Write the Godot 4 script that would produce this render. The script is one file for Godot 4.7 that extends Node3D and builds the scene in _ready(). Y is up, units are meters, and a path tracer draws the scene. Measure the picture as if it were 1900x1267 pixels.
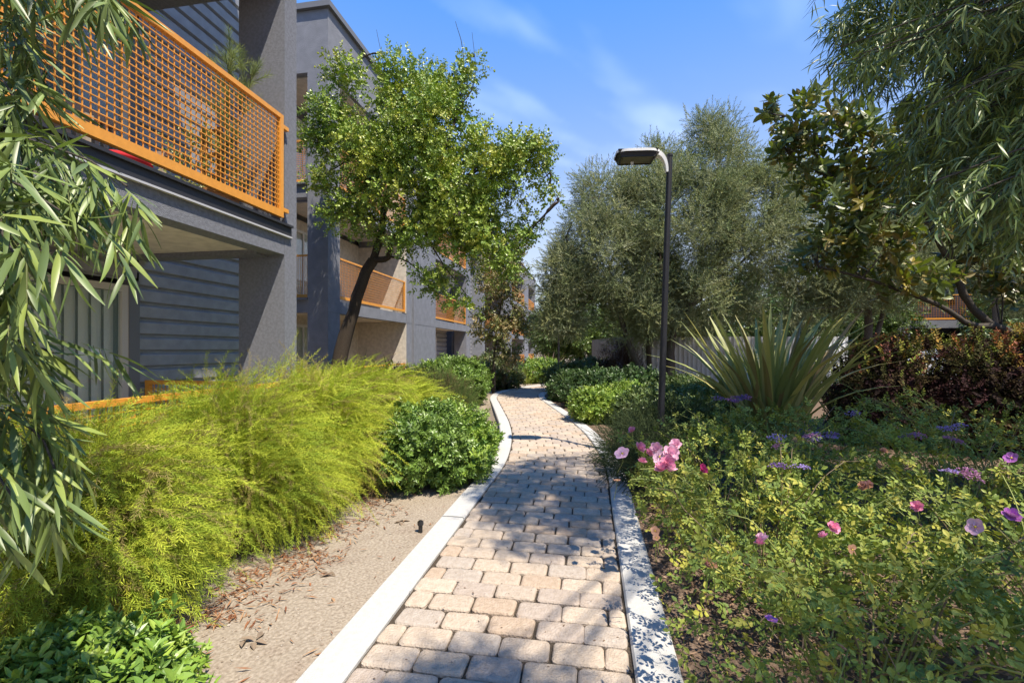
extends Node3D
# Courtyard path of pavers between grey apartment blocks and planted beds.
# World: y up, metres. The facades and the near path run along -z; the eye stands at (0, 1.4, 0).

const EYE_HEIGHT := 1.4
const FOCAL := 844.0
const YAW := 0.170170
var rng := RandomNumberGenerator.new()
var M := {}
var used := {}
var lump := FastNoiseLite.new()

# ---------- pixel helpers: a pixel of the 1900 x 1267 photograph gives a direction ----------
func ray(px: float, py: float) -> Vector3:
	var a := (px - 950.0) / FOCAL
	return Vector3(a * cos(YAW) - sin(YAW), (648.0 - py) / FOCAL, -a * sin(YAW) - cos(YAW))
func at(px: float, py: float, depth: float) -> Vector3:
	return Vector3(0, EYE_HEIGHT, 0) + ray(px, py) * depth
func on_ground(px: float, py: float, h := 0.0) -> Vector3:
	var r := ray(px, py)
	return Vector3(0, EYE_HEIGHT, 0) + r * ((h - EYE_HEIGHT) / r.y)
func depth_of(p: Vector3) -> float:
	return -p.x * sin(YAW) - p.z * cos(YAW)
func in_frame(p: Vector3) -> bool:
	var d := depth_of(p)
	if d < 0.3:
		return false
	var x := (p.x * cos(YAW) - p.z * sin(YAW)) / d * FOCAL + 950.0
	var y := 648.0 - (p.y - EYE_HEIGHT) / d * FOCAL
	return x > 0 and x < 1900 and y > 0 and y < 1267

# ---------- naming ----------
func numbered(called: String) -> String:
	var k: int = used.get(called, 0)
	used[called] = k + 1
	return called if k == 0 else "%s_%03d" % [called, k]
func thing(called: String, label: String, category: String, where := Vector3.ZERO, group := "") -> Node3D:
	var o := Node3D.new()
	o.name = numbered(called)
	add_child(o)
	o.position = where
	o.set_meta("label", label)
	o.set_meta("category", category)
	if group != "":
		o.set_meta("group", group)
	return o
func structure(called: String) -> Node3D:
	var o := Node3D.new()
	o.name = numbered(called)
	add_child(o)
	o.set_meta("kind", "structure")
	return o
func base_of(parent: Node3D) -> Vector3:
	var p := Vector3.ZERO
	var n: Node = parent
	while n != self and n is Node3D:
		p += (n as Node3D).position
		n = n.get_parent()
	return p
# a mesh given in world coordinates becomes a part of parent
func part(parent: Node3D, called: String, mesh: Mesh, m: Material, where := Vector3.INF) -> MeshInstance3D:
	var o := MeshInstance3D.new()
	o.name = called
	o.mesh = mesh
	o.material_override = m
	parent.add_child(o, true)
	if where == Vector3.INF:
		o.position = -base_of(parent)
	else:
		o.position = where - base_of(parent)
	return o
var boxes := {}
func box(parent: Node3D, called: String, m: Material, a: Vector3, b: Vector3) -> MeshInstance3D:
	var size := (b - a).abs()
	var key := str(size.snapped(Vector3.ONE * 0.0001))
	if not boxes.has(key):
		var bm := BoxMesh.new()
		bm.size = size
		boxes[key] = bm
	return part(parent, called, boxes[key], m, (a + b) * 0.5)

# ---------- mesh collector ----------
class MB:
	var v := PackedVector3Array()
	var n := PackedVector3Array()
	var c := PackedColorArray()
	var ix := PackedInt32Array()
	func tri(a: Vector3, b: Vector3, d: Vector3, hint: Vector3) -> void:
		var nn := (d - a).cross(b - a)
		if nn.dot(hint) < 0:
			var t := b
			b = d
			d = t
			nn = -nn
		nn = nn.normalized()
		var k := v.size()
		v.append_array([a, b, d])
		n.append_array([nn, nn, nn])
		ix.append_array([k, k + 1, k + 2])
	func quad(a: Vector3, b: Vector3, d: Vector3, e: Vector3, hint: Vector3) -> void:
		tri(a, b, d, hint)
		tri(a, d, e, hint)
	func cube(a: Vector3, b: Vector3) -> void:
		var p := []
		for k in 8:
			p.append(Vector3(b.x if k & 1 else a.x, b.y if k & 2 else a.y, b.z if k & 4 else a.z))
		quad(p[0], p[2], p[6], p[4], Vector3(-1, 0, 0))
		quad(p[1], p[3], p[7], p[5], Vector3(1, 0, 0))
		quad(p[0], p[1], p[5], p[4], Vector3(0, -1, 0))
		quad(p[2], p[3], p[7], p[6], Vector3(0, 1, 0))
		quad(p[0], p[1], p[3], p[2], Vector3(0, 0, -1))
		quad(p[4], p[5], p[7], p[6], Vector3(0, 0, 1))
	# a surface of rows x columns points with smooth normals
	func grid(points: PackedVector3Array, rows: int, cols: int, hint: Vector3, colors := PackedColorArray()) -> void:
		var k := v.size()
		var nn := PackedVector3Array()
		nn.resize(points.size())
		for r in rows:
			for q in cols:
				var du := points[r * cols + mini(q + 1, cols - 1)] - points[r * cols + maxi(q - 1, 0)]
				var dv := points[mini(r + 1, rows - 1) * cols + q] - points[maxi(r - 1, 0) * cols + q]
				var w := du.cross(dv).normalized()
				nn[r * cols + q] = w if w.dot(hint) >= 0 or hint == Vector3.ZERO else -w
		v.append_array(points)
		n.append_array(nn)
		c.append_array(colors)
		for r in rows - 1:
			for q in cols - 1:
				var i := k + r * cols + q
				var f := (points[(r + 1) * cols + q] - points[r * cols + q]).cross(points[r * cols + q + 1] - points[r * cols + q])
				if f.dot(nn[r * cols + q]) >= 0:
					ix.append_array([i, i + 1, i + cols + 1, i, i + cols + 1, i + cols])
				else:
					ix.append_array([i, i + cols + 1, i + 1, i, i + cols, i + cols + 1])
	func tube(pts: PackedVector3Array, radii: PackedFloat32Array, sides := 6) -> void:
		var rows := pts.size()
		var k := v.size()
		var side := Vector3.RIGHT
		for r in rows:
			var t := (pts[mini(r + 1, rows - 1)] - pts[maxi(r - 1, 0)]).normalized()
			if r == 0:
				side = t.cross(Vector3(0.31, 0.2, 0.93)).normalized()
				if side.length() < 0.5:
					side = t.cross(Vector3.RIGHT).normalized()
			side = (side - t * side.dot(t)).normalized()
			var up := t.cross(side)
			for s in sides:
				var w := TAU * s / sides
				var d := side * cos(w) + up * sin(w)
				v.append(pts[r] + d * radii[r])
				n.append(d)
		for r in rows - 1:
			for s in sides:
				var a := k + r * sides + s
				var b := k + r * sides + (s + 1) % sides
				ix.append_array([a, b + sides, b, a, a + sides, b + sides])
		for e in [0, rows - 1]:
			var mid := v.size()
			v.append(pts[e])
			n.append((pts[e] - pts[1 if e == 0 else rows - 2]).normalized())
			for s in sides:
				if e == 0:
					ix.append_array([mid, k + s, k + (s + 1) % sides])
				else:
					ix.append_array([mid, k + e * sides + (s + 1) % sides, k + e * sides + s])
	func append(mesh: Mesh, t: Transform3D, tone: Color) -> void:
		var arr := mesh.surface_get_arrays(0)
		var k := v.size()
		v.append_array(t * (arr[Mesh.ARRAY_VERTEX] as PackedVector3Array))
		var turn := Transform3D(t.basis.orthonormalized(), Vector3.ZERO)
		n.append_array(turn * (arr[Mesh.ARRAY_NORMAL] as PackedVector3Array))
		var cc := PackedColorArray()
		cc.resize(arr[Mesh.ARRAY_VERTEX].size())
		cc.fill(tone)
		c.append_array(cc)
		for i in arr[Mesh.ARRAY_INDEX]:
			ix.append(k + i)
	func commit() -> ArrayMesh:
		var arr := []
		arr.resize(Mesh.ARRAY_MAX)
		arr[Mesh.ARRAY_VERTEX] = v
		arr[Mesh.ARRAY_NORMAL] = n
		if c.size() == v.size() and c.size() > 0:
			arr[Mesh.ARRAY_COLOR] = c
		arr[Mesh.ARRAY_INDEX] = ix
		var m := ArrayMesh.new()
		m.add_surface_from_arrays(Mesh.PRIMITIVE_TRIANGLES, arr)
		return m

# ---------- materials ----------
func lin(r: float, g: float, b: float) -> Color:
	return Color(r, g, b).linear_to_srgb()
func noise_tex(freq: float, lo: Color, hi: Color, sd: int, octaves := 5, size := 512) -> NoiseTexture2D:
	var f := FastNoiseLite.new()
	f.noise_type = FastNoiseLite.TYPE_SIMPLEX_SMOOTH
	f.seed = sd
	f.frequency = freq
	f.fractal_octaves = octaves
	var t := NoiseTexture2D.new()
	t.width = size
	t.height = size
	t.seamless = true
	t.noise = f
	var g := Gradient.new()
	g.set_color(0, lo)
	g.set_color(1, hi)
	t.color_ramp = g
	return t
func bump_tex(freq: float, strength: float, sd: int, size := 512) -> NoiseTexture2D:
	var t := noise_tex(freq, Color.BLACK, Color.WHITE, sd, 4, size)
	t.color_ramp = null
	t.as_normal_map = true
	t.bump_strength = strength
	return t
func mat(called: String, color: Color, rough := 0.7, tex: Texture2D = null, scale := 1.0, bump: Texture2D = null, depth := 1.0) -> StandardMaterial3D:
	var m := StandardMaterial3D.new()
	m.resource_name = called
	m.albedo_color = color
	m.roughness = rough
	if rough > 0.87:
		m.metallic_specular = 0.0
	if tex or bump:
		m.uv1_triplanar = true
		m.uv1_world_triplanar = true
		m.uv1_scale = Vector3.ONE * scale
		m.albedo_texture = tex
	if bump:
		m.normal_enabled = true
		m.normal_texture = bump
		m.normal_scale = depth
	M[called] = m
	return m
func leaf_mat(called: String, rough: float, glow: Color, spec := 0.5) -> StandardMaterial3D:
	var m := StandardMaterial3D.new()
	m.resource_name = called
	m.vertex_color_use_as_albedo = true
	m.roughness = rough
	m.metallic_specular = spec
	m.backlight_enabled = true
	m.backlight = glow
	M[called] = m
	return m
var tinted := {}
func tint_of(m: StandardMaterial3D, c: Color) -> StandardMaterial3D:
	var key := m.resource_name + str(c)
	if not tinted.has(key):
		var k: StandardMaterial3D = m.duplicate()
		k.vertex_color_use_as_albedo = false
		k.albedo_color = c.linear_to_srgb()
		tinted[key] = k
	return tinted[key]

# ---------- foliage ----------
func rnd(a: float, b: float) -> float:
	return rng.randf_range(a, b)
func rdir() -> Vector3:
	return Vector3(rng.randfn(), rng.randfn(), rng.randfn()).normalized()
# frame whose y axis is dir, turned at random about it
func growing(dir: Vector3, scale: float, where: Vector3) -> Transform3D:
	var y := dir.normalized()
	var x := y.cross(rdir()).normalized()
	return Transform3D(Basis(x, y, x.cross(y)).scaled(Vector3.ONE * scale), where)
# frame whose y axis is dir and whose z axis leans towards face
func facing(dir: Vector3, face: Vector3, scale: float, where: Vector3) -> Transform3D:
	var y := dir.normalized()
	var x := y.cross(face).normalized()
	return Transform3D(Basis(x, y, x.cross(y)).scaled(Vector3.ONE * scale), where)
func add_leaf(mb: MB, base: Vector3, dir: Vector3, face: Vector3, length: float, width: float, fold := 0.25, droop := 0.15) -> void:
	var y := dir.normalized()
	var x := y.cross(face).normalized()
	var z := x.cross(y)
	var m := base + y * length * 0.45
	var mc := m - z * width * fold
	var l := m - x * width * 0.5
	var r := m + x * width * 0.5
	var l2 := base + y * length * 0.78 - x * width * 0.32 - z * length * droop * 0.5
	var r2 := base + y * length * 0.78 + x * width * 0.32 - z * length * droop * 0.5
	var tip := base + y * length - z * length * droop
	mb.tri(base, l, mc, z)
	mb.tri(base, mc, r, z)
	mb.quad(l, l2, tip, mc, z)
	mb.quad(r, r2, tip, mc, z)
func add_thin_leaf(mb: MB, base: Vector3, dir: Vector3, face: Vector3, length: float, width: float) -> void:
	var y := dir.normalized()
	var x := y.cross(face).normalized()
	var m := base + y * length * 0.45
	mb.tri(base, m - x * width * 0.5, m + x * width * 0.5, face)
	mb.tri(m - x * width * 0.5, base + y * length, m + x * width * 0.5, face)
# a twig along +y with leaves round it
func sprig(count: int, length: float, leaf: float, width: float, spread: float, thin := false, stem := 0.0015) -> ArrayMesh:
	var mb := MB.new()
	var bend := Vector3(rnd(-0.2, 0.2), 0, rnd(-0.2, 0.2)) * length
	var pts := PackedVector3Array([Vector3.ZERO, Vector3(0, length * 0.5, 0) + bend * 0.4, Vector3(0, length, 0) + bend])
	mb.tube(pts, PackedFloat32Array([stem * 1.4, stem, stem * 0.6]), 3)
	for k in count:
		var f := (k + 0.6) / count
		var p := pts[0].lerp(pts[1], f * 2) if f < 0.5 else pts[1].lerp(pts[2], f * 2 - 1)
		var w := k * 2.4 + rnd(-0.4, 0.4)
		var out := Vector3(cos(w), 0, sin(w))
		var d := out * spread + Vector3.UP * (1.1 - 0.5 * spread + 0.6 * f * f) + rdir() * 0.25
		var face := (Vector3.UP * 0.9 - out * 0.4 + rdir() * 0.4)
		var s := rnd(0.75, 1.2)
		if thin:
			add_thin_leaf(mb, p, d, face, leaf * s, width * s)
		else:
			add_leaf(mb, p, d, face, leaf * s, width * s, rnd(0.1, 0.3), rnd(0.0, 0.3))
	return mb.commit()
# several sprigs on one small branch, each a little different in tone
func bunch(sources: Array, count: int, reach: float, up := 0.5) -> ArrayMesh:
	var mb := MB.new()
	for k in count:
		var d := rdir()
		var p := d * reach * pow(rng.randf(), 0.5)
		var t := growing(d * 0.8 + Vector3.UP * up + rdir() * 0.5, rnd(0.8, 1.2), p)
		var w := rnd(0.78, 1.2)
		mb.append(sources[rng.randi() % sources.size()], t, Color(w * rnd(0.94, 1.06), w, w * rnd(0.9, 1.1)))
	return mb.commit()
# shoots lying side by side, all sweeping the same way
func sheaf(sources: Array, count: int) -> ArrayMesh:
	var mb := MB.new()
	for k in count:
		var b := Basis.from_euler(Vector3(rnd(-0.35, 0.35), rnd(-0.5, 0.5), rnd(-0.3, 0.3))).scaled(Vector3.ONE * rnd(0.7, 1.2))
		var w := rnd(0.7, 1.25)
		mb.append(sources[rng.randi() % sources.size()], Transform3D(b, Vector3(rnd(-0.14, 0.14), rnd(-0.16, 0.06), rnd(-0.17, 0.17))), Color(w * rnd(0.92, 1.08), w, w))
	return mb.commit()
# an arching feathery shoot of the breath-of-heaven hedge: a stem bending over with needles
func feather(length: float, needles: int, needle: float, arch: float) -> ArrayMesh:
	var mb := MB.new()
	var pts := PackedVector3Array()
	var radii := PackedFloat32Array()
	for k in 6:
		var f := k / 5.0
		pts.append(Vector3(arch * length * f * f, length * (f - 0.28 * f * f), rnd(-0.01, 0.01)))
		radii.append(0.0014 * (1.1 - f * 0.7))
	mb.tube(pts, radii, 3)
	for k in needles:
		var f := 0.12 + 0.88 * (k + rnd(0, 0.8)) / needles
		var i := mini(int(f * 5), 4)
		var p := pts[i].lerp(pts[i + 1], f * 5 - i)
		var t := (pts[i + 1] - pts[i]).normalized()
		var w := k * 2.4
		var out := (Vector3(cos(w), 0.2, sin(w)) - t * t.dot(Vector3(cos(w), 0.2, sin(w)))).normalized()
		var d := t * rnd(1.1, 2.2) + out
		add_thin_leaf(mb, p, d, t.cross(out), needle * rnd(0.7, 1.25) * (1.2 - 0.5 * f), 0.0025)
	return mb.commit()
# points through lumpy ellipsoids: [place, outward] pairs; gaps where the lump noise is low
func blob_points(blobs: Array, count: int, shell: float, gap: float, grain: float, floor_y := -10.0) -> Array:
	var out := []
	var total := 0.0
	for b in blobs:
		total += b[1].x * b[1].y + b[1].y * b[1].z + b[1].x * b[1].z
	for b in blobs:
		var want := int(count * (b[1].x * b[1].y + b[1].y * b[1].z + b[1].x * b[1].z) / total)
		var tries := 0
		while want > 0 and tries < 400000:
			tries += 1
			var d := rdir()
			var wob := 1.0 + 0.28 * lump.get_noise_3dv((b[0] + d * b[1]) * grain * 55.0)
			var r := lerpf(shell, 1.0, sqrt(rng.randf())) * wob
			var p: Vector3 = b[0] + d * b[1] * r
			if p.y < floor_y:
				continue
			if lump.get_noise_3dv(p * grain * 100.0) < gap:
				continue
			out.append([p, (d / b[1]).normalized()])
			want -= 1
	return out
# the largest of the placed leaves become parts of their own, the rest one mass
func foliage(owner_node: Node3D, called: String, mesh: Mesh, m: StandardMaterial3D, places: Array, tints: Array, singles := 0) -> void:
	var chosen := {}
	if singles > 0:
		var score := []
		for k in places.size():
			var t: Transform3D = places[k]
			if in_frame(t.origin):
				score.append([t.basis.y.length() / t.origin.distance_to(Vector3(0, EYE_HEIGHT, 0)), k])
		score.sort_custom(func(a, b): return a[0] > b[0])
		for k in mini(singles, score.size()):
			chosen[score[k][1]] = true
	var off := base_of(owner_node)
	var rest := []
	for k in places.size():
		if chosen.has(k):
			var o := MeshInstance3D.new()
			o.name = called
			o.mesh = mesh
			o.material_override = tint_of(m, tints[rng.randi() % tints.size()])
			owner_node.add_child(o, true)
			var t: Transform3D = places[k]
			o.transform = Transform3D(t.basis, t.origin - off)
		else:
			rest.append(places[k])
	if rest.is_empty():
		return
	var mm := MultiMesh.new()
	mm.transform_format = MultiMesh.TRANSFORM_3D
	mm.use_colors = true
	mm.mesh = mesh
	mm.instance_count = rest.size()
	for k in rest.size():
		mm.set_instance_transform(k, rest[k])
		var c: Color = tints[rng.randi() % tints.size()]
		mm.set_instance_color(k, c * rnd(0.82, 1.18))
	var mi := MultiMeshInstance3D.new()
	mi.name = "foliage"
	mi.multimesh = mm
	mi.material_override = m
	mi.set_meta("kind", "stuff")
	owner_node.add_child(mi, true)
	mi.position = -off
func limb(owner_node: Node3D, called: String, pts: Array, r0: float, r1: float, m: Material, sides := 8, wobble := 0.0) -> void:
	var curve := Curve3D.new()
	for k in pts.size():
		var tan_v: Vector3 = (pts[mini(k + 1, pts.size() - 1)] - pts[maxi(k - 1, 0)]) * 0.22
		curve.add_point(pts[k], -tan_v, tan_v)
	var length := curve.get_baked_length()
	var steps := clampi(int(length / maxf(r0 * 1.5, 0.04)), 3, 40)
	var p := PackedVector3Array()
	var r := PackedFloat32Array()
	for k in steps + 1:
		var f := float(k) / steps
		p.append(curve.sample_baked(f * length) + rdir() * wobble * r0)
		r.append(lerpf(r0, r1, pow(f, 0.8)) * rnd(1.0 - wobble, 1.0 + wobble))
	var mb := MB.new()
	mb.tube(p, r, sides)
	part(owner_node, called, mb.commit(), m)
func tints(list: Array) -> Array:
	var out := []
	for c in list:
		out.append(Color(c[0], c[1], c[2]))
	return out

# ---------- path ----------
var way := []          # [point, tangent] every 2 cm
func make_way() -> void:
	var c := Curve3D.new()
	var pts := [[-0.42, 2.5], [-0.42, 0.5], [-0.42, -2.0], [-0.42, -4.0], [-0.43, -5.6], [-0.62, -7.2], [-0.93, -8.7], [-1.32, -10.2], [-1.72, -11.7], [-2.08, -13.1], [-2.2, -14.4], [-2.0, -15.7], [-1.5, -17.0], [-0.8, -18.3], [0.2, -19.9]]
	for k in pts.size():
		var a: Array = pts[maxi(k - 1, 0)]
		var b: Array = pts[mini(k + 1, pts.size() - 1)]
		var t := Vector3(b[0] - a[0], 0, b[1] - a[1]) / 6.0
		c.add_point(Vector3(pts[k][0], 0, pts[k][1]), -t, t)
	var length := c.get_baked_length()
	var s := 0.0
	while s < length - 0.05:
		var p := c.sample_baked(s, true)
		way.append([p, (c.sample_baked(s + 0.04, true) - p).normalized()])
		s += 0.02
func beside(s: float, across: float, y := 0.0) -> Vector3:
	var w: Array = way[clampi(int(s / 0.02), 0, way.size() - 1)]
	var t: Vector3 = w[1]
	return w[0] + Vector3(-t.z, 0, t.x) * across + Vector3.UP * y
func way_distance(p: Vector3) -> Vector2:   # signed distance across (+ is right), arc length
	var best := 1e9
	var at_k := 0
	var k := 0
	while k < way.size():
		var d: float = Vector2(way[k][0].x - p.x, way[k][0].z - p.z).length_squared()
		if d < best:
			best = d
			at_k = k
		k += 12
	var t: Vector3 = way[at_k][1]
	var side: float = (p - way[at_k][0]).dot(Vector3(-t.z, 0, t.x))
	return Vector2(sqrt(best) * signf(side), at_k * 0.02)
func ground_height(x: float, z: float) -> float:
	var w := way_distance(Vector3(x, 0, z))
	var d := absf(w.x)
	var bump := lump.get_noise_2d(x * 60, z * 60) * 0.02 + lump.get_noise_2d(x * 400, z * 400) * 0.008
	if d < 0.66:
		return -0.12
	var low := -0.03
	if w.x < 0:
		low -= 0.17 * smoothstep(-6.3, -7.6, z) * smoothstep(-13.0, -10.5, z) * smoothstep(0.78, 0.95, d)
	else:
		low += 0.05 * smoothstep(1.0, 2.5, d)
	return lerpf(-0.12, low + bump * smoothstep(0.72, 1.0, d), smoothstep(0.66, 0.76, d))
func make_ground() -> void:
	var xs := []
	var zs := []
	var x := -300.0
	while x < 300.0:
		xs.append(x)
		x += 0.09 if x > -4.0 and x < 3.0 else 0.4 if absf(x) < 14.0 else 6.0 if absf(x) < 60 else 40.0
	var z := 40.0
	while z > -400.0:
		zs.append(z)
		z -= 0.09 if z < 0.5 and z > -9.0 else 0.14 if z < 0.5 and z > -19.0 else 1.5 if z > -45.0 else 20.0
	var pts := PackedVector3Array()
	var cols := PackedColorArray()
	for a in zs:
		for b in xs:
			var h := -0.03
			var right := 1.0 if b > -0.4 else 0.0
			if b > -9.0 and b < 9.0 and a < 3.0 and a > -22.0:
				h = ground_height(b, a)
				right = 1.0 if way_distance(Vector3(b, 0, a)).x > 0 else 0.0
			pts.append(Vector3(b, h, a))
			var patch := lump.get_noise_2d(b * 130 + 300, a * 130)
			var soil := Color(0.465, 0.40, 0.325)
			if patch > 0.25:
				soil = Color(0.42, 0.355, 0.285)
			var mulch := Color(0.24, 0.18, 0.135)   # bark mulch: chips are laid over it below
			cols.append(mulch if right > 0.5 else soil)
	var mb := MB.new()
	mb.grid(pts, zs.size(), xs.size(), Vector3.UP, cols)
	var o := MeshInstance3D.new()
	o.name = "ground"
	o.mesh = mb.commit()
	o.material_override = M.soil
	o.set_meta("kind", "structure")
	add_child(o)
# one tumbled paver, 1 m wide and deep before scaling is applied to its outline
func paver_mesh(w: float, d: float) -> ArrayMesh:
	var mb := MB.new()
	var h := 0.06
	var ring := []
	var r := 0.022
	for k in 4:
		var sx := -1.0 if k == 0 or k == 3 else 1.0
		var sz := -1.0 if k < 2 else 1.0
		var jx := rnd(-0.004, 0.004)
		var jz := rnd(-0.004, 0.004)
		var a := Vector3(sx * w / 2 + jx, 0, sz * (d / 2 - r) + jz)
		var b := Vector3(sx * (w / 2 - r * 0.3) + jx, 0, sz * (d / 2 - r * 0.3) + jz)
		var c := Vector3(sx * (w / 2 - r) + jx, 0, sz * d / 2 + jz)
		if k == 0 or k == 2:
			ring.append_array([a, b, c])
		else:
			ring.append_array([c, b, a])
	var count := ring.size()
	var levels := [[1.0, -h], [1.0, -0.011], [0.972, -0.003], [0.93, 0.0]]
	var wob := []
	for k in count:
		wob.append(rnd(-0.0018, 0.0012))
	for lv in 3:
		for k in count:
			var q := (k + 1) % count
			var lo: Array = levels[lv]
			var hi: Array = levels[lv + 1]
			var sc := func(p: Vector3, l: Array, e: int) -> Vector3:
				var inset: float = (1.0 - l[0]) * 0.22
				return Vector3(p.x - signf(p.x) * minf(inset, absf(p.x) * 0.5), l[1] + (wob[e] if l[1] > -0.02 else 0.0), p.z - signf(p.z) * minf(inset, absf(p.z) * 0.5))
			mb.quad(sc.call(ring[k], lo, k), sc.call(ring[q], lo, q), sc.call(ring[q], hi, q), sc.call(ring[k], hi, k), (ring[k] + ring[q]).normalized() + Vector3.UP * (0.05 if lv == 0 else 1.0))
	for k in count:
		var q := (k + 1) % count
		var f := func(p: Vector3, e: int) -> Vector3:
			var inset := 0.07 * 0.22
			return Vector3(p.x - signf(p.x) * minf(inset, absf(p.x) * 0.5), wob[e], p.z - signf(p.z) * minf(inset, absf(p.z) * 0.5))
		mb.tri(f.call(ring[k], k), f.call(ring[q], q), Vector3(0, 0.0012, 0), Vector3.UP)
	return mb.commit()
func make_path() -> void:
	var path := structure("path")
	# sand bed under the pavers
	var bed := MB.new()
	var pts := PackedVector3Array()
	var n := 0
	var s := 0.0
	while s < way.size() * 0.02:
		pts.append(beside(s, -0.62, -0.022))
		pts.append(beside(s, 0.62, -0.022))
		n += 1
		s += 0.2
	bed.grid(pts, n, 2, Vector3.UP)
	part(path, "sand_bed", bed.commit(), M.sand)
	var depth := 0.157
	var wide := 0.245
	var full := []
	for k in 6:
		full.append(paver_mesh(wide - 0.011, depth - 0.011))
	var cuts := {}
	var placed := []
	var row := 0
	s = 0.0
	while s < way.size() * 0.02 - 0.2:
		var edge := -0.6
		var shift := (0.5 if row % 2 else 0.0) * wide + (sin(row * 1.7) * 0.02)
		var x := -0.6 - wide + shift
		while x < 0.6:
			var a := maxf(x, edge)
			var b := minf(x + wide, 0.6)
			var w := b - a
			if w > 0.035:
				var mesh: ArrayMesh
				if w > wide - 0.012:
					mesh = full[rng.randi() % 6]
				else:
					var key := int(w / 0.02)
					if not cuts.has(key):
						cuts[key] = paver_mesh(key * 0.02 + 0.008, depth - 0.011)
					mesh = cuts[key]
				var w_at: Array = way[clampi(int((s + depth / 2) / 0.02), 0, way.size() - 1)]
				var t: Vector3 = w_at[1].rotated(Vector3.UP, rnd(-0.012, 0.012))
				var q := beside(s + depth / 2, (a + b) / 2, rnd(-0.003, 0.003)) + rdir() * 0.0015
				var bs := Basis(Vector3(-t.z, 0, t.x), Vector3.UP, -t) * Basis.from_euler(Vector3(rnd(-0.012, 0.012), 0, rnd(-0.008, 0.008)))
				placed.append([mesh, Transform3D(bs, q), rng.randi() % 7])
			x += wide
		s += depth
		row += 1
	placed.sort_custom(func(a, b): return a[1].origin.z > b[1].origin.z)
	var singles := 0
	var rest := [MB.new(), MB.new(), MB.new(), MB.new(), MB.new(), MB.new(), MB.new()]
	for e in placed:
		var o: Vector3 = e[1].origin
		if in_frame(o) and singles < 300:
			singles += 1
			var m := MeshInstance3D.new()
			m.name = "paver"
			m.mesh = e[0]
			m.transform = e[1]
			m.material_override = M["paver%d" % e[2]]
			path.add_child(m, true)
		else:
			var mb: MB = rest[e[2]]
			var arr: Array = e[0].surface_get_arrays(0)
			var k := mb.v.size()
			for p in arr[Mesh.ARRAY_VERTEX]:
				mb.v.append(e[1] * p)
			for p in arr[Mesh.ARRAY_NORMAL]:
				mb.n.append(e[1].basis * p)
			for i in arr[Mesh.ARRAY_INDEX]:
				mb.ix.append(k + i)
	for k in 7:
		if rest[k].v.size():
			part(path, "far_pavers", rest[k].commit(), M["paver%d" % k]).set_meta("kind", "stuff")
	# concrete kerbs: cast in lengths with a joint between
	for side in [-1.0, 1.0]:
		var kerb := structure("kerb")
		var a := 0.0
		var inner := 0.612
		while a < way.size() * 0.02 - 0.4:
			var length := rnd(1.7, 2.3)
			var b := minf(a + length, way.size() * 0.02 - 0.3)
			var mb := MB.new()
			var rows := 7
			var steps := maxi(int((b - a) / 0.12), 3)
			var grid_pts := PackedVector3Array()
			var w0 := inner
			var w1 := inner + 0.2
			var prof := [[w0, -0.3], [w0, -0.008], [w0 + 0.01, 0.004], [(w0 + w1) / 2, 0.006], [w1 - 0.014, 0.004], [w1, -0.01], [w1, -0.3]]
			var dy := rnd(-0.003, 0.003)
			for p in prof:
				for k in steps + 1:
					var f := a + 0.003 + (b - a - 0.006) * k / steps
					grid_pts.append(beside(f, side * p[0], p[1] + dy))
			# each band of the profile is flat shaded across, smooth along
			for r in rows - 1:
				var two := PackedVector3Array()
				two.append_array(grid_pts.slice(r * (steps + 1), (r + 2) * (steps + 1)))
				var hint := Vector3.UP
				if r == 0:
					hint = beside(a, 0) - beside(a, side)
				elif r == rows - 2:
					hint = beside(a, side) - beside(a, 0)
				mb.grid(two, 2, steps + 1, hint)
			for e in [0, steps]:
				for r in range(1, rows - 1):
					mb.tri(grid_pts[e], grid_pts[r * (steps + 1) + e], grid_pts[(r + 1) * (steps + 1) + e], way[clampi(int(a / 0.02), 0, way.size() - 1)][1] * (-1.0 if e == 0 else 1.0))
			part(kerb, "kerb_length", mb.commit(), M.concrete)
			a = b
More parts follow.
